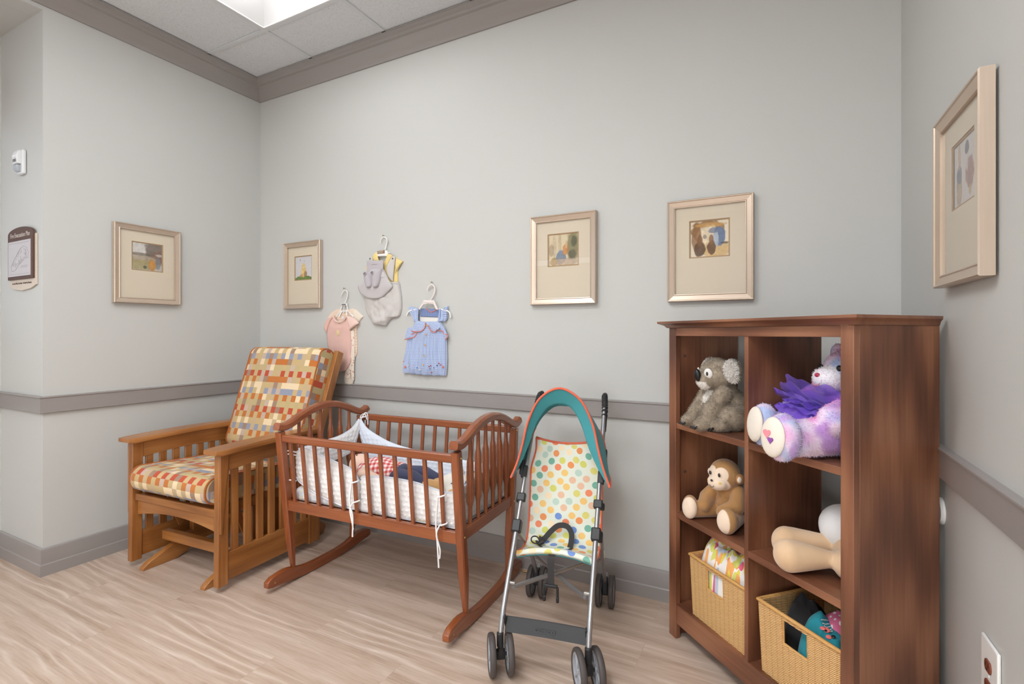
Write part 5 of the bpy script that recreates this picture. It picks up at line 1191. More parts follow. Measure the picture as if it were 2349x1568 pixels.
# sling seat
SL = spline([(0, .168, .762), (0, .166, .70), (0, .155, .58), (0, .138, .46), (0, .118, .385), (0, .085, .340), (0, .02, .332), (0, -.04, .345), (0, -.068, .352)], 6)
cum = [0]
for a, b in zip(SL, SL[1:]): cum.append(cum[-1] + (b - a).length)
TOT = cum[-1]
def sl_at(v):
    d = v * TOT
    for k in range(len(cum) - 1):
        if d <= cum[k + 1] + 1e-9:
            return SL[k].lerp(SL[k + 1], (d - cum[k]) / (cum[k + 1] - cum[k])), (SL[k + 1] - SL[k]).normalized()
    return SL[-1], (SL[-1] - SL[-2]).normalized()
def seatfn(u, v):
    p, t = sl_at(v); n = Vector((0, -t.z, t.y)).normalized()      # into the seat (forward / up)
    q = 1 - (2 * u - 1) ** 2; hw = lerp(.132, .156, sstep(.06, .26, v))
    sag = .020 * q * (1 - .3 * v) + .010 * q * sstep(.8, 1, v)
    wr = .004 * mnoise.noise(Vector((u * 5, v * 9, 2))) * sstep(.3, .7, v) * q
    return Vector((lerp(-hw, hw, u), p.y, p.z)) + n * (-(sag) if True else sag) * (1 if n.y < 0 or True else -1) + Vector((0, wr, -.014 * q * (1 - sstep(0, .06, v))))
seat = MB().slab(seatfn, 30, 60, lambda u, v: (0, .002, -.002), uvs=lambda u, v: (lerp(-.15, .15, u), -v * TOT)).build('seat_fabric', M('dots'), st, smooth=80)
for u in (0, 1): MB().tube([seatfn(u, k / 50) for k in range(51)], .0042, 6).build('edge_binding', M('orange'), seat, smooth=80)
MB().tube([seatfn(k / 30, 0) for k in range(31)], .0048, 6).build('top_binding', M('orange'), seat, smooth=80)
hm = MB().slab(lambda u, v: seatfn(u, 1) + Vector((0, -.002 - .010 * math.sin(v * PI), -.024 * v + .004)), 24, 6, lambda u, v: (0, .003, 0), uvs=lambda u, v: (u * .3, v * .03)).build('front_hem', M('dots'), seat, smooth=80)
MB().tube([seatfn(k / 30, 1) + Vector((0, .004, -.022)) for k in range(31)], .0045, 6).build('hem_binding', M('teal'), seat, smooth=80)
# canopy
def arch(a, y, hw, z0, h, ex=1.0): return Vector((hw * math.cos(a), y, z0 + h * math.sin(a) ** ex))
FA = spline([(-.198, -.012, .628), (-.176, .004, .685), (-.156, .016, .76), (-.132, .022, .86), (-.082, .022, .955), (0, .02, .998), (.082, .022, .955), (.132, .022, .86), (.156, .016, .76), (.178, .004, .685), (.204, -.012, .622)], 6)
RA = spline([(-.172, .105, .655), (-.168, .135, .700), (-.152, .160, .765), (-.112, .172, .845), (-.056, .175, .898), (0, .175, .905), (.056, .175, .898), (.118, .172, .845), (.160, .160, .775), (.176, .135, .705), (.180, .105, .655)], 6)
IA = spline([(-.190, .0, .632), (-.162, .03, .69), (-.136, .05, .76), (-.104, .06, .85), (-.055, .062, .915), (0, .062, .93), (.042, .062, .912), (.080, .06, .85), (.112, .05, .76), (.148, .03, .69), (.190, .0, .632)], 6)
def along(P, u):
    x = u * (len(P) - 1); i = min(int(x), len(P) - 2); return P[i].lerp(P[i + 1], x - i)
def canfn(u, v):
    a = PI * (1 - u); f, b = along(FA, u), along(RA, u); q = 4 * v * (1 - v)
    return f.lerp(b, v) + Vector((.008 * q * math.cos(a), 0, .010 * q * math.sin(a) - .004 * q * math.sin(u * 9)))
can = MB().slab(canfn, 60, 12, lambda u, v: (-.0015 * math.cos(PI * (1 - u)), 0, -.0015)).build('canopy', M('teal'), st, smooth=80)
MB().slab(lambda u, v: along(FA, u).lerp(along(IA, u), v) + Vector((0, .002, -.002)), 60, 8, lambda u, v: (0, .0015, 0)).build('canopy_visor_flap', M('teal'), can, smooth=80)
MB().tube([canfn(k / 60, 0) for k in range(61)], .0048, 8).build('canopy_binding', M('orange'), can, smooth=80)
for u0, u1 in ((0, .25), (.75, 1)): MB().tube([canfn(lerp(u0, u1, k / 20), 1) for k in range(21)], .0036, 6).build('canopy_binding', M('orange'), can, smooth=80)
for s in (0, 1): MB().tube([canfn(s, k / 10) for k in range(11)], .0040, 6).build('canopy_binding', M('orange'), can, smooth=80)
# harness
def strap(name, pts, w=.025, up=(0, 0, 1), mat='web', parent=st):
    return MB().sweep(spline(pts, 8), [(-w / 2, -.0008), (w / 2, -.0008), (w / 2, .0008), (-w / 2, .0008)], up=up).build(name, M(mat), parent, smooth=60)
strap('lap_strap', [(-.10, .080, .353), (-.075, .055, .362), (-.045, .072, .394), (-.015, .075, .418), (.020, .075, .418), (.040, .068, .395), (.042, .05, .366), (.04, .03, .351)], .022, (0, -1, .3))
strap('lap_strap', [(-.105, .05, .355), (-.085, .022, .349), (-.04, .0, .343), (.03, .012, .347), (.05, .03, .352)], .010, (0, 0, 1))
MB().tube([Vector((-.105 + .017 * math.cos(a), .03, .366 + .015 * math.sin(a))) for a in [2 * PI * k / 20 for k in range(20)]], .0028, 6, True).build('strap_loop', M('web'), st)
MB().box((-.080, .030, .357), (.028, .018, .012), rot=(0, R(-20), R(20))).build('side_buckle', M('black'), st, bevel=.003)
strap('crotch_strap', [(-.014, .03, .346), (-.014, -.04, .352), (-.014, -.082, .356), (-.014, -.091, .335), (-.014, -.088, .28), (-.014, -.086, .246)], .026, (0, 1, .2))
bk_ = MB(); bk_.box((-.014, -.088, .244), (.052, .012, .012))
for s in (-1, 1):
    bk_.box((-.014 + s * .026, -.088, .222), (.009, .010, .040)); bk_.box((-.014 + s * .026, -.088, .194), (.011, .012, .022))
bk_.build('crotch_buckle', M('black'), st, bevel=.003)
MB().box((HX + .003, .135, .294), (.021, .019, .030), rot=(R(38), 0, 0)).build('warning_tag', M('emb_white'), st, bevel=.002)
# ------------------------------------------------------------------ cube bookcase set across the corner (local: x along the front, y into the corner)
MAT['walnut'] = wood('walnut_veneer', (80, 48, 35), (126, 80, 57), (164, 113, 82), .34, .75, .2, .5, 18)
W_ = M('walnut')
KO, KA = Vector((-.379, 2.116, 0)), R(-44.4)
KM = Matrix.Translation(KO) @ Matrix.Rotation(KA, 4, 'Z')
def kw(x, y, z): return KM @ Vector((x, y, z))
KW, KD, KH = .788, .322, 1.243
SH1, SH2, PL = .863, .506, .138
bc = thing('bookcase', 'dark brown open backed cube bookcase standing across the room corner', 'bookcase', KO, KA)
MB().box2(0, .024, .02, KD, .004, KH).build('side_panel', W_, bc, bevel=.001)
MB().box2(KW - .024, KW, .02, KD, .004, KH).build('side_panel', W_, bc, bevel=.001)
for x0, x1 in ((0, .043), (KW - .037, KW)):
    # front stile ending in a small shaped foot
    s = 1 if x0 == 0 else -1
    MB().box2(x0, x1, -.002, .020, .0, KH).build('front_stile', W_, bc, bevel=.0015)
MB().box2(.041, KW - .035, .0, .020, 1.211, KH).build('top_apron', W_, bc, bevel=.001, grain='x')
MB().box2(.403, .420, .004, KD, PL, KH - .004).build('divider', W_, bc, bevel=.001)
for z in (SH1, SH2):
    for x0, x1 in ((.024, .4025), (.4205, KW - .024)):
        MB().box2(x0, x1, .003, KD - .005, z - .022, z).build('shelf', W_, bc, bevel=.0012)
MB().box2(.024, KW - .024, .004, KD, PL - .020, PL).build('bottom_shelf', W_, bc, bevel=.001)
MB().box2(.041, KW - .035, .002, .018, .060, PL - .002).build('plinth', W_, bc, bevel=.0015)
# moulded cornice: profile swept round front and sides, plus top board
pf = [(0, KH), (.006, KH), (.010, KH + .004), (.014, KH + .009), (.022, KH + .013), (.030, KH + .016), (.034, KH + .018), (.034, KH + .026), (0, KH + .026)]
path = [(0, KD - .002), (0, -.002), (KW, -.002), (KW, KD - .002)]; mit = [(-1, 0), (-1, -1), (1, -1), (.3, 0)]
cm = MB().rings([[Vector((p[0] + m[0] * d, p[1] + m[1] * d, z)) for d, z in pf] for p, m in zip(path, mit)])
cm.build('cornice', W_, bc, smooth=30, grain='x')
MB().box2(.0, KW, .0, KD, KH + .001, KH + .0255).build('top_board', W_, bc, grain='x')
MB().box2(KW - .036, KW - .014, -.0045, -.001, KH - .0005, KH + .0022).build('trim_chip', plain('bare_chip', (214, 196, 178), .6), bc)
pg = MB()
for z in (1.13, .66): pg.lathe([(0, 0), (.006, 0), (.006, .002), (.004, .003), (0, .003)], 14, Matrix.Translation((.0245, .055, z)) @ Matrix.Rotation(R(90), 4, 'Y'))
pg.build('cover_caps', plain('cap_brown', (92, 68, 56), .4), bc)

# ------------------------------------------------------------------ wicker baskets with cloths
def wicker():
    t = NT('wicker'); s = t.n('ShaderNodeSeparateXYZ'); t.l(t.uv((1, 1, 1)), s.inputs[0])
    col = t.math('FLOOR', t.math('MULTIPLY', s.outputs[0], 92)); par = t.math('FLOORED_MODULO', col, 2.0)
    wob = t.math('MULTIPLY', t.noise(t.uv((1, 1, 1)), 46, 2), .0030)
    v = t.math('ADD', t.math('ADD', s.outputs[1], wob), t.math('MULTIPLY', t.math('FRACT', t.math('MULTIPLY', s.outputs[0], 46)), -.0060))
    strand = t.math('ABSOLUTE', t.math('SINE', t.math('MULTIPLY', t.math('ADD', v, t.math('MULTIPLY', par, .0010)), PI / .0052)))
    post = t.math('ABSOLUTE', t.math('SINE', t.math('MULTIPLY', s.outputs[0], PI * 46)))
    rod = t.math('SUBTRACT', 1.0, t.math('MULTIPLY', t.math('POWER', t.math('SUBTRACT', 1.0, post), 6.0), .32))
    h = t.math('MULTIPLY', t.math('POWER', strand, .6), rod)
    n = t.noise(t.uv((10, 200, 1)), 3, 3)
    c = t.ramp(t.math('MULTIPLY', h, t.math('ADD', .8, t.math('MULTIPLY', n, .4))), [(.12, lin((96, 60, 26))), (.40, lin((192, 134, 72))), (.72, lin((230, 182, 120))), (1, lin((242, 204, 150)))])
    t.set(Base_Color=c, Roughness=.55, Specular_IOR_Level=.3).bump(h, .6, .004); return t.m
MAT['wicker'] = wicker()
MAT['reed'] = wood('reed', (176, 122, 62), (206, 156, 92), (226, 180, 118), .5, 3, 0, 0, 30)
def basket(label, x0, x1, y0, y1, z0, z1):
    """slightly flared; the front has a hand hole"""
    cx, cy = (x0 + x1) / 2, (y0 + y1) / 2
    t = thing('wicker_basket', label, 'basket', kw(cx, cy, z0), KA, 'wicker baskets on the bottom shelf')
    a, b, H = (x1 - x0) / 2, (y1 - y0) / 2, z1 - z0; th = .008; fl = .008
    def wall(nm, p0, p1, inward, u0, hole=None):
        p0 = Vector(p0); p1 = Vector(p1); L = (p1 - p0).length; inw = Vector(inward); out = -inw * fl
        m = MB(); rects = [(0, 1, 0, 1)]
        if hole: h0, h1, g0, g1 = hole; rects = [(0, h0, 0, 1), (h1, 1, 0, 1), (h0, h1, 0, g0), (h0, h1, g1, 1)]
        for s0, s1, t0, t1 in rects:
            f = lambda u, v, s0=s0, s1=s1, t0=t0, t1=t1: p0.lerp(p1, lerp(s0, s1, u)) * 1.0 + out * lerp(t0, t1, v) + Vector((0, 0, H * lerp(t0, t1, v))) + (p0.lerp(p1, lerp(s0, s1, u)) - (p0 + p1) / 2) * (fl / max(a, b)) * lerp(t0, t1, v)
            m.slab(f, max(2, int(14 * (s1 - s0))), 8, lambda u, v: tuple(inw * th), uvs=lambda u, v, s0=s0, s1=s1, t0=t0, t1=t1: (u0 + L * lerp(s0, s1, u), H * lerp(t0, t1, v)))
        return m.build(nm, M('wicker'), t, smooth=50)
    hole = (.32, .64, .60, .93)
    wall('front_wall', (-a, -b, 0), (a, -b, 0), (0, 1, 0), 0, hole)
    wall('side_wall', (a, -b, 0), (a, b, 0), (-1, 0, 0), 1.3); wall('side_wall', (-a, b, 0), (-a, -b, 0), (1, 0, 0), 2.1)
    wall('back_wall', (a, b, 0), (-a, b, 0), (0, -1, 0), 3.2)
    MB().box2(-a + .002, a - .002, -b + .002, b - .002, .001, .008).build('bottom', M('wicker'), t)
    A, B_ = a + fl, b + fl
    rim = []
    for (px, py, qx, qy) in ((-A, -B_, A, -B_), (A, -B_, A, B_), (A, B_, -A, B_), (-A, B_, -A, -B_)):
        for k in range(10): rim.append(Vector((lerp(px, qx, k / 10), lerp(py, qy, k / 10), H)))
    MB().tube(rim, .0062, 8, True).build('rim', M('reed'), t, smooth=60)
    yh = -b - fl * .62 + .004; hx0, hx1 = lerp(-a, a, hole[0]), lerp(-a, a, hole[1])
    hr = MB(); hr.tube([(hx0 - .006, yh, H * hole[2]), ((hx0 + hx1) / 2, yh, H * hole[2] - .001), (hx1 + .006, yh, H * hole[2])], .0042, 8)
    for x in (hx0, hx1): hr.tube([(x, yh, H * hole[2]), (x, yh - fl * .3, H * hole[3])], .0036, 8)
    hr.build('hand_hole_edge', M('reed'), t, smooth=60)
    return t
B1 = (.120, .388, .020, .285, PL, .366); B2 = (.462, .732, .020, .285, PL, .364)
basket('wicker basket full of a colourful patterned blanket, under the monkey', *B1)
basket('wicker basket holding black, teal and pink clothes, under the beige plush', *B2)
HEAPF = {}
def heap(name, label, cat, c, r, h, mat, seed, group=None, res=60, fold=.5, power=2.6):
    """crumpled cloth: rounded mound with deep folds, closed underneath"""
    def d(x, y):
        q = mnoise.noise(Vector((x * 5, y * 5, seed))) + .35 * mnoise.noise(Vector((x * 11, y * 11, seed + 5))) + .30 * (1 - abs(mnoise.noise(Vector((x * 6 + y * 3 + seed, y * 6 - x * 2, 9)))) * 3)
        return q
    def f(u, v):
        x, y = 2 * u - 1, 2 * v - 1
        e = max(0, 1 - (abs(x) ** power + abs(y) ** power)); z = h * (e ** .45) * (1 + fold * .32 * d(x * r[0] * 4, y * r[1] * 4))
        return Vector((x * r[0] * (1 + .10 * mnoise.noise(Vector((x, y, seed)))), y * r[1] * (1 + .10 * mnoise.noise(Vector((x, y, seed + 3)))), z))
    HEAPF[name] = f
    m = MB().slab(f, res, res, lambda u, v: (0, 0, -.02), uvs=lambda u, v: (u * r[0] * 2, v * r[1] * 2))
    o = m.build(name, mat, None, smooth=80, loc=kw(*c), rot=(0, 0, KA)); return tag(o, label, cat, group)
def blotches():
    t = NT('bright_print'); vo = t.n('ShaderNodeTexVoronoi'); vo.inputs['Scale'].default_value = 62; t.l(t.uv(), vo.inputs['Vector'])
    sp = t.n('ShaderNodeSeparateColor'); t.l(vo.outputs['Color'], sp.inputs[0])
    c = t.ramp(sp.outputs[0], [(0, lin((226, 96, 130))), (.18, lin((236, 214, 84))), (.36, lin((238, 170, 98))), (.52, lin((190, 204, 222))), (.66, lin((214, 216, 110))), (.8, lin((240, 236, 232)))], 'CONSTANT')
    f = t.math('LESS_THAN', vo.outputs['Distance'], .68); t.set(Base_Color=t.mix(f, lin((242, 238, 234)), c), Roughness=.9, Sheen_Weight=.2).bump(t.noise(t.obj(), 200, 2), .2, .002); return t.m
cl_g = 'clothes in the wicker baskets'
heap('patterned_blanket', 'crumpled blanket with pink, yellow and white print in the left basket', 'blanket', (.250, .152, .270), (.130, .126), .160, blotches(), 2.2, None, 80, .62, 5)
heap('green_cloth', 'small green and blue cloth tucked under the patterned blanket', 'cloth', (.315, .062, .275), (.050, .028), .030, cloth('green_cloth', (126, 178, 70), .9), 4.1)
heap('black_garment', 'black garment at the back of the right basket', 'clothes', (.525, .150, .20), (.062, .075), .172, cloth('black_cotton', (34, 32, 34), .9), 7.7, cl_g, 60, .8)
teal = heap('teal_top', 'teal printed top in the right basket', 'clothes', (.640, .082, .20), (.080, .058), .168, cloth('teal_jersey', (24, 136, 150), .85), 9.3, cl_g, 60, .6)
hf = HEAPF['teal_top']
tp = MB(); tk = MB(); tq = MB()
for u, v, r in ((.58, .36, .011), (.66, .30, .009), (.55, .28, .008)): tp.ell(hf(u, v), (r, r * .75, r * .28), rot=(.5, 0, 0))
for u, v, r in ((.71, .40, .006), (.60, .345, .004)): tk.ell(hf(u, v) + Vector((0, -.002, .0015)), (r, r, r * .4), rot=(.5, 0, 0))
for k in range(5): tq.tube([hf(.46 + .035 * k, lerp(.62 - .02 * k, .40 - .01 * k, i / 8)) + Vector((0, -.001, .001)) for i in range(9)], .0013, 5)
tp.build('chest_print', plain('coral_print', (226, 110, 104), .6), teal); tk.build('black_print', M('toy_black_print') if 'toy_black_print' in MAT else plain('black_print', (26, 26, 30), .4), teal)
tq.build('chest_lines', plain('white_print', (236, 238, 236), .6), teal)
def pinkdot():
    t = NT('pink_dot'); vo = t.n('ShaderNodeTexVoronoi'); vo.inputs['Scale'].default_value = 60; vo.inputs['Randomness'].default_value = .2; t.l(t.uv(), vo.inputs['Vector'])
    f = t.math('LESS_THAN', vo.outputs['Distance'], .26); t.set(Base_Color=t.mix(f, lin((226, 116, 152)), lin((244, 236, 238))), Roughness=.9); return t.m
heap('pink_garment', 'pink garment with white dots on top of the teal top', 'clothes', (.640, .135, .330), (.046, .044), .062, pinkdot(), 3.3, cl_g, 40, .5)
# ------------------------------------------------------------------ soft toys on the shelves (each local frame: faces -y, sits on z = 0)
def mixc(a, b, t): return tuple(x + (y - x) * t for x, y in zip(a, b))
MAT['plush_fur'] = painted('plush_fur', .95, .3, .4, 160, .12)
MAT['plush_short'] = painted('plush_short', .92, .45, .25, 240)
MAT['toy_black'] = plain('toy_black', (24, 24, 26), .35)
MAT['toy_white'] = cloth('toy_white', (240, 238, 234), .9)
MAT['toy_eye'] = plain('toy_eye', (50, 42, 38), .12)

# --- koala
ko = thing('koala_toy', 'grey brown koala soft toy with white ears sitting on the top left shelf', 'soft toy', kw(.172, .085, SH1), KA + R(-10))
m = MB()
m.ell((0, .052, .080), (.078, .072, .082)); m.ell((0, .030, .135), (.058, .056, .060))
m.ell((0, .005, .212), (.070, .066, .064)); m.ell((0, -.040, .190), (.044, .036, .036))
for s in (-1, 1):
    m.ell((s * .070, .030, .050), (.046, .064, .052)); m.ell((s * .082, -.030, .024), (.034, .046, .026))
    m.capsule((s * .050, .0, .140), (s * .046, -.066, .048), .032, .030); m.ell((s * .048, -.082, .024), (.033, .040, .025))
g0, g1, wh = lin((182, 167, 146)), lin((128, 112, 94)), lin((244, 238, 230))
def kcol(p):
    if p.z < .150 and p.z > .052 and p.y < .02 and abs(p.x) < .026 * sstep(.05, .13, p.z) + .002: return wh
    if p.y < -.040 and p.z > .150 and p.z < .186 and abs(p.x) < .034: return wh
    n = .5 + .6 * mnoise.noise(p * 34) + .3 * mnoise.noise(p * 90)
    return mixc(g1, g0, min(1, max(0, n)) * .85 + .25 * sstep(.0, .25, p.z))
plush('body', m, M('plush_fur'), ko, .0042, 4, kcol, fur=(21000, .0105, .00055))
ko.scale = (.95, .95, .95)
for s in (-1, 1):
    e = MB(); e.ell((s * .083, .022, .232), (.016, .030, .040), rot=(0, s * R(-14), 0))
    plush('ear', e, M('plush_fur'), ko, .004, 3, lambda p: mixc(wh, g0, sstep(.028, .040, p.y)), fur=(3200, .017, .0008))
    MB().ell((s * .036, -.0535, .220), (.0175, .0055, .0200), rot=(R(8), 0, s * R(32))).build('eye_patch', M('toy_white'), ko)
    MB().ell((s * .037, -.0588, .219), (.0050, .0022, .0085), rot=(0, 0, s * R(32))).build('eye', M('toy_eye'), ko)
    c = MB()
    for k in range(3): c.capsule((s * .048 + (k - 1) * .014, -.112, .017), (s * .048 + (k - 1) * .015, -.127, .008), .005, .0025, 8); c.capsule((s * .084 + (k - 1) * .014, -.070, .015), (s * .086 + (k - 1) * .015, -.084, .007), .005, .0025, 8)
    c.build('claws', M('toy_black'), ko)
MB().ell((0, -.078, .210), (.0155, .013, .026), rot=(R(12), 0, 0)).build('nose', M('toy_black'), ko)

# --- monkey
mo = thing('monkey_toy', 'tan monkey soft toy with cream face and foot soles on the middle left shelf', 'soft toy', kw(.185, .116, SH2), KA + R(9))
b0, b1, cr = lin((178, 132, 80)), lin((146, 102, 58)), lin((240, 216, 192))
m = MB()
m.ell((0, .035, .066), (.058, .056, .070)); m.ell((0, .018, .112), (.042, .040, .050)); m.ell((0, .0, .178), (.060, .056, .060)); m.ell((0, -.040, .155), (.040, .032, .030))
for s in (-1, 1):
    m.capsule((s * .042, .02, .036), (s * .082, -.075, .034), .034, .032); m.ell((s * .086, -.092, .044), (.037, .026, .045), rot=(R(-6), 0, s * R(14)))
    m.capsule((s * .046, .015, .126), (s * .066, -.020, .078), .023, .030); m.capsule((s * .066, -.020, .078), (s * .044, -.062, .060), .030, .025)
def mcol(p):
    # cream heart-shaped face and sole discs
    if p.y < .0 and p.z > .122:
        f = min(math.hypot((abs(p.x) - .019) / .026, (p.z - .186) / .028), math.hypot(p.x / .046, (p.z - .156) / .032))
        k = (1 - sstep(.94, 1.04, f)) * (1 - sstep(-.020, -.015, p.y))
    elif p.z < .10 and abs(p.x) > .03: k = 1 - sstep(-.1035, -.100, p.y + (abs(p.x) - .086) * .25)
    else: k = 0
    n = .5 + .5 * mnoise.noise(p * 22); return mixc(mixc(b1, b0, min(1, max(0, n + .25))), cr, k)
plush('body', m, M('plush_short'), mo, .0026, 7, mcol)
for s in (-1, 1):
    MB().ell((s * .063, .004, .176), (.012, .017, .020), rot=(0, 0, s * R(-20))).build('ear', painted('ear_tan', .9, .3) if False else cloth('monkey_ear', (176, 128, 78)), mo)
    MB().ell((s * .069, -.006, .176), (.006, .009, .012), rot=(0, 0, s * R(-20))).build('ear_lining', cloth('monkey_ear_lining', (240, 220, 198)), mo)
    MB().ell((s * .0205, -.0565, .188), (.0050, .0030, .0075)).build('eye', M('toy_eye'), mo)
    MB().ell((s * .0285, -.0605, .160), (.0060, .0014, .0050), rot=(0, 0, s * R(42))).build('cheek', cloth('cheek_yellow', (238, 204, 120)), mo)
MB().ell((0, -.0725, .166), (.0055, .0032, .0042)).build('nose', M('toy_eye'), mo)
MB().tube(arc((0, -.0722, .152), .011, R(200), R(340), 8), .0010, 5).build('mouth', M('toy_eye'), mo)
MB().tube(spline([(0, .085, .045), (.01, .115, .040), (.025, .13, .062), (.02, .128, .085)], 6), .012, 10).build('tail', cloth('monkey_tail', (150, 106, 62)), mo, smooth=80)
MB().slab(lambda u, v: Vector((.018 + .020 * v, .088 + .075 * math.sin(u * 1.4), .024 - .021 * u)), 8, 2, lambda u, v: (0, 0, .0006)).build('care_label', M('toy_white'), mo)

# --- pastel bear with a tulle skirt
be = thing('pastel_bear', 'large pink and lilac tie-dye bear in a purple tulle skirt, top right shelf', 'soft toy', kw(.575, .010, SH1), KA + R(-4))
pk, li, bl_, whp = lin((232, 150, 206)), lin((196, 150, 214)), lin((176, 190, 226)), lin((236, 214, 236))
m = MB()
m.ell((.03, .185, .100), (.088, .088, .105)); m.ell((.05, .175, .240), (.078, .074, .070)); m.ell((.035, .110, .222), (.046, .042, .038))
for s, f in ((-1, (-.098, -.005)), (1, (.085, -.100))):
    m.capsule((.03 + s * .055, .150, .066), (f[0] * .7 + s * .012, f[1] + .060, .060), .060, .052); m.ell((f[0], f[1], .068), (.053, .040, .068), rot=(R(-4), 0, s * R(6) - R(6)))
m.capsule((.105, .150, .165), (.120, .055, .120), .042, .044); m.ell((.120, .040, .116), (.045, .044, .044))
m.capsule((-.05, .150, .165), (-.085, .090, .112), .036, .034)
m.ell((.0, .185, .300), (.028, .016, .028)); m.ell((.105, .185, .300), (.028, .016, .028))
SOLE = [Vector((-.098, -.045, .068)), Vector((.050, -.125, .068))]
def bcol(p):
    a = mnoise.noise(p * 13 + Vector((3, 0, 0))); b = mnoise.noise(p * 16 + Vector((0, 7, 0))); c = mnoise.noise(p * 20 + Vector((0, 0, 5)))
    col = mixc(whp, pk, sstep(-.05, .45, a)); col = mixc(col, bl_, sstep(.0, .40, b)); col = mixc(col, li, sstep(.05, .5, c))
    for f, cx in ((-.005, -.098), (-.100, .085)):       # cuffs turn pale blue towards the soles
        if p.z < .15 and abs(p.x - cx) < .065 and p.y < f + .075: col = mixc(col, bl_, .55 * sstep(f - .03, f + .03, p.y) * (1 - sstep(f + .03, f + .075, p.y)))
    if (p - Vector((.035, .085, .220))).length < .050: col = mixc(col, lin((246, 238, 240)), .85)
    return col
plush('body', m, M('plush_fur') if False else painted('pastel_fur', .95, .4, .4, 120), be, .0055, 4, bcol, fur=(15000, .0075, .00065))
cs_ = lin((240, 230, 216))
for (cx, cy), s in (((-.098, -.005), -1), ((.085, -.100), 1)):
    MB().ell((cx - .002, cy - .030, .070), (.043, .015, .056), rot=(R(-4), 0, s * R(6) - R(6))).build('foot_sole', cloth('sole_cream', (242, 232, 218)), be)
hm_ = MB()
def heart(cx, cz, k): return [(cx + k * .8 * (math.sin(a) ** 3), cz + k * .8 * (.8125 * math.cos(a) - .3125 * math.cos(2 * a) - .125 * math.cos(3 * a) - .0625 * math.cos(4 * a))) for a in [2 * PI * i / 24 for i in range(24)]]
MB().prism(heart(.077, .080, .017), -.1465, -.142, 'y').build('sole_heart', plain('heart_pink', (240, 150, 160), .8), be)
MB().prism(heart(.091, .064, .012), -.1475, -.142, 'y').build('sole_heart', plain('heart_purple', (150, 84, 168), .8), be)
MB().ell((.032, .072, .234), (.009, .006, .007), rot=(R(20), 0, 0)).build('nose', plain('nose_red', (176, 50, 78), .5), be)
MB().tube(arc((.030, .0685, .216), .014, R(190), R(340), 8), .0011, 5).build('mouth', plain('mouth_pink', (224, 110, 130), .6), be)
for s in (-1, 1): MB().ell((.042 + s * .032, .107, .256), (.009, .006, .009)).build('eye', M('toy_black'), be)
def tulle():
    t = NT('purple_tulle'); n = t.noise(t.obj(), 30, 3); t.set(Base_Color=t.mix(n, lin((108, 62, 200)), lin((152, 110, 232))), Roughness=.7, Sheen_Weight=.3)
    tr = t.n('ShaderNodeBsdfTransparent'); tr.inputs[0].default_value = (.82, .74, .98, 1); mx = t.n('ShaderNodeMixShader'); mx.inputs[0].default_value = .60
    t.l(tr.outputs[0], mx.inputs[1]); t.l(t.b.outputs[0], mx.inputs[2]); t.l(mx.outputs[0], t.t.nodes['Material Output'].inputs[0]); return t.m
MAT['tulle'] = tulle()
# ruffled layers flare from the waist, pushed up and forward by the lap
for k in range(8):
    rnd = random.Random(40 + k); ph = rnd.random() * 6; nf = 13 + 2 * k; up = 1 - k / 7
    def skf(u, v, k=k, ph=ph, nf=nf, up=up):
        a = lerp(R(-215), R(35), u); ca, sa = math.cos(a), math.sin(a); front = max(0, -sa)
        r = lerp(.066, .162 + .012 * (k % 3), v ** .9)
        ruf = v * (.006 * math.sin(nf * a + ph) + .018 * mnoise.noise(Vector((u * 8, k * 3.1, v * 2.2)))); rr_ = .4 * ruf + .005 * v * mnoise.noise(Vector((u * 30, k, 1)))
        lift = lerp(-.035, .092, up)
        z = .118 + v * (lift * front ** .7 - .02 * (1 - front)) - .03 * v * v * (1 - up) + ruf * 1.0 + .020 * v * -ca * front
        return Vector((max(-.14, min(.145, .010 + ca * (r + rr_) * .95)), .165 + sa * (r * (.78 + .10 * (1 - abs(up - .5) * 2)) + rr_), z + .010))
    MB().grid(skf, 150, 12).build('tulle_layer', M('tulle'), be, smooth=180, recalc=False)
# --- beige lying plush
pu = thing('beige_plush', 'beige soft toy with white belly lying feet forward on the middle right shelf', 'soft toy', kw(.585, .020, SH2), KA + R(-3))
be0, be1 = lin((228, 196, 160)), lin((206, 168, 128))
m = MB()
m.capsule((.050, .085, .052), (.000, .005, .049), .024, .046); m.ell((-.008, -.012, .049), (.047, .040, .048)); m.ell((.055, .105, .048), (.030, .030, .030))
m.capsule((-.010, .170, .060), (-.072, .065, .054), .026, .048); m.ell((-.078, .048, .053), (.048, .042, .051))
m.ell((.070, .180, .062), (.082, .070, .062)); m.ell((.09, .12, .05), (.045, .06, .05))
def pcol(p): return mixc(be1, be0, min(1, max(0, .7 + .5 * mnoise.noise(p * 14))))
plush('body', m, M('plush_short'), pu, .0052, 6, pcol)
e = MB(); e.ell((.002, .192, .112), (.080, .066, .074))
plush('belly', e, painted('belly_white', .95, .3), pu, .006, 4, lambda p: lin((236, 236, 236)))
h_ = MB(); h_.ell((.075, .215, .205), (.060, .052, .052)); plush('head', h_, M('plush_short'), pu, .005, 4, pcol)
for x in (.008, .130): MB().ell((x, .200, .222 if x < .1 else .25), (.024, .012, .034), rot=(0, R(-30), 0)).build('ear', cloth('plush_ear', (220, 178, 128)), pu)
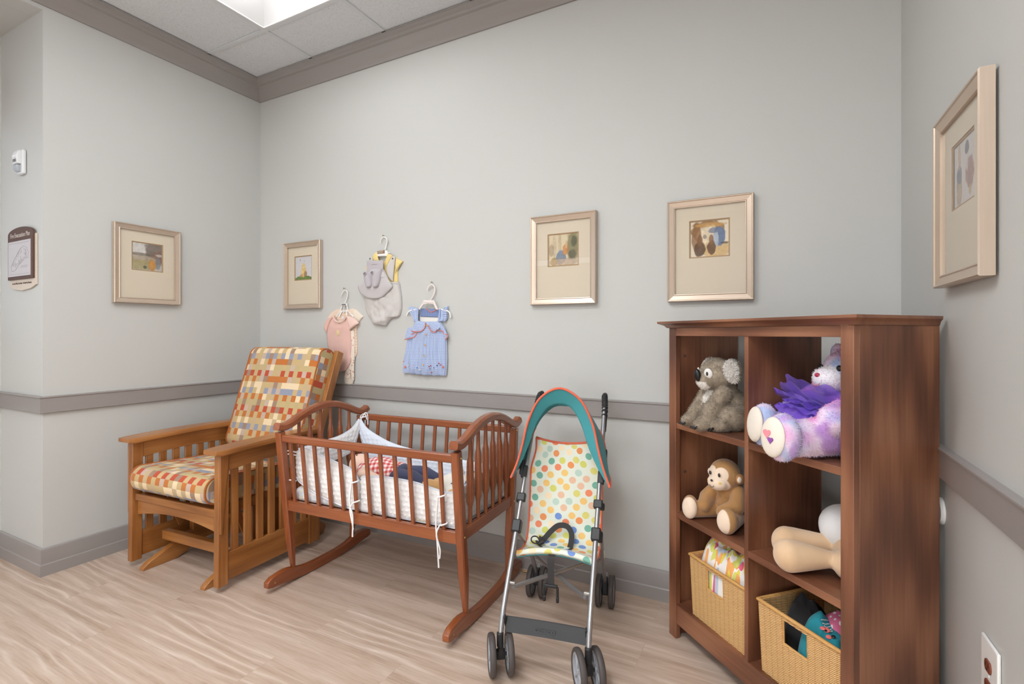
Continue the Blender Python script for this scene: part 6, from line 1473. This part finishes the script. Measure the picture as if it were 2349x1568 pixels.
# ------------------------------------------------------------------ camera, view, alcove daylight and added fill lights
cam = bpy.data.cameras.new('camera'); cam.sensor_fit = 'HORIZONTAL'; cam.sensor_width = 36; cam.lens = 36 * 1152 / 2349
cam.shift_y = -19 / 2349; cam.clip_start = .02
co = bpy.data.objects.new('camera', cam); COL.objects.link(co); co.location = (0, 0, 1.22); co.rotation_euler = (R(90), 0, R(27.57))
sc = bpy.context.scene; sc.camera = co
sc.view_settings.view_transform = 'Standard'; sc.view_settings.look = 'None'; sc.view_settings.gamma = 1; sc.view_settings.use_curve_mapping = False
sc.view_settings.exposure = EXPOSURE
sc.cycles.transparent_max_bounces = 16; sc.cycles.adaptive_threshold = .02; sc.cycles.caustics_reflective = False; sc.cycles.caustics_refractive = False
w = bpy.data.worlds.new('sky'); sc.world = w; w.use_nodes = True
bg = w.node_tree.nodes['Background']; bg.inputs[0].default_value = (.86, .92, 1, 1); bg.inputs[1].default_value = .8
# daylight entering through the alcove window
ld = bpy.data.lights.new('window_daylight', 'AREA'); ld.shape = 'RECTANGLE'; ld.size = 1.4; ld.size_y = 1.25; ld.energy = ALCOVE_W; ld.color = (.92, .96, 1)
lo = bpy.data.objects.new('window_daylight', ld); COL.objects.link(lo); lo.location = (XA - .30, -.25, 1.92); lo.rotation_euler = (0, R(-90), 0)

ld = bpy.data.lights.new('front_fill_light', 'AREA'); ld.shape = 'RECTANGLE'; ld.size = FX1 - FX0 - .1; ld.size_y = FZ1 - FZ0 - .1; ld.energy = FRONT_W; ld.color = (.95, .975, 1)
lo = bpy.data.objects.new('front_fill_light', ld); COL.objects.link(lo); lo.location = ((FX0 + FX1) / 2, YF - .16, (FZ0 + FZ1) / 2); lo.rotation_euler = (R(90), 0, 0)

ld = bpy.data.lights.new('side_fill_light', 'AREA'); ld.shape = 'RECTANGLE'; ld.size = RZ1 - RZ0 - .1; ld.size_y = RY1 - RY0 - .1; ld.energy = SIDE_W; ld.color = (.95, .975, 1)
lo = bpy.data.objects.new('side_fill_light', ld); COL.objects.link(lo); lo.location = (XR + .11, (RY0 + RY1) / 2, (RZ0 + RZ1) / 2); lo.rotation_euler = (0, R(90), 0)
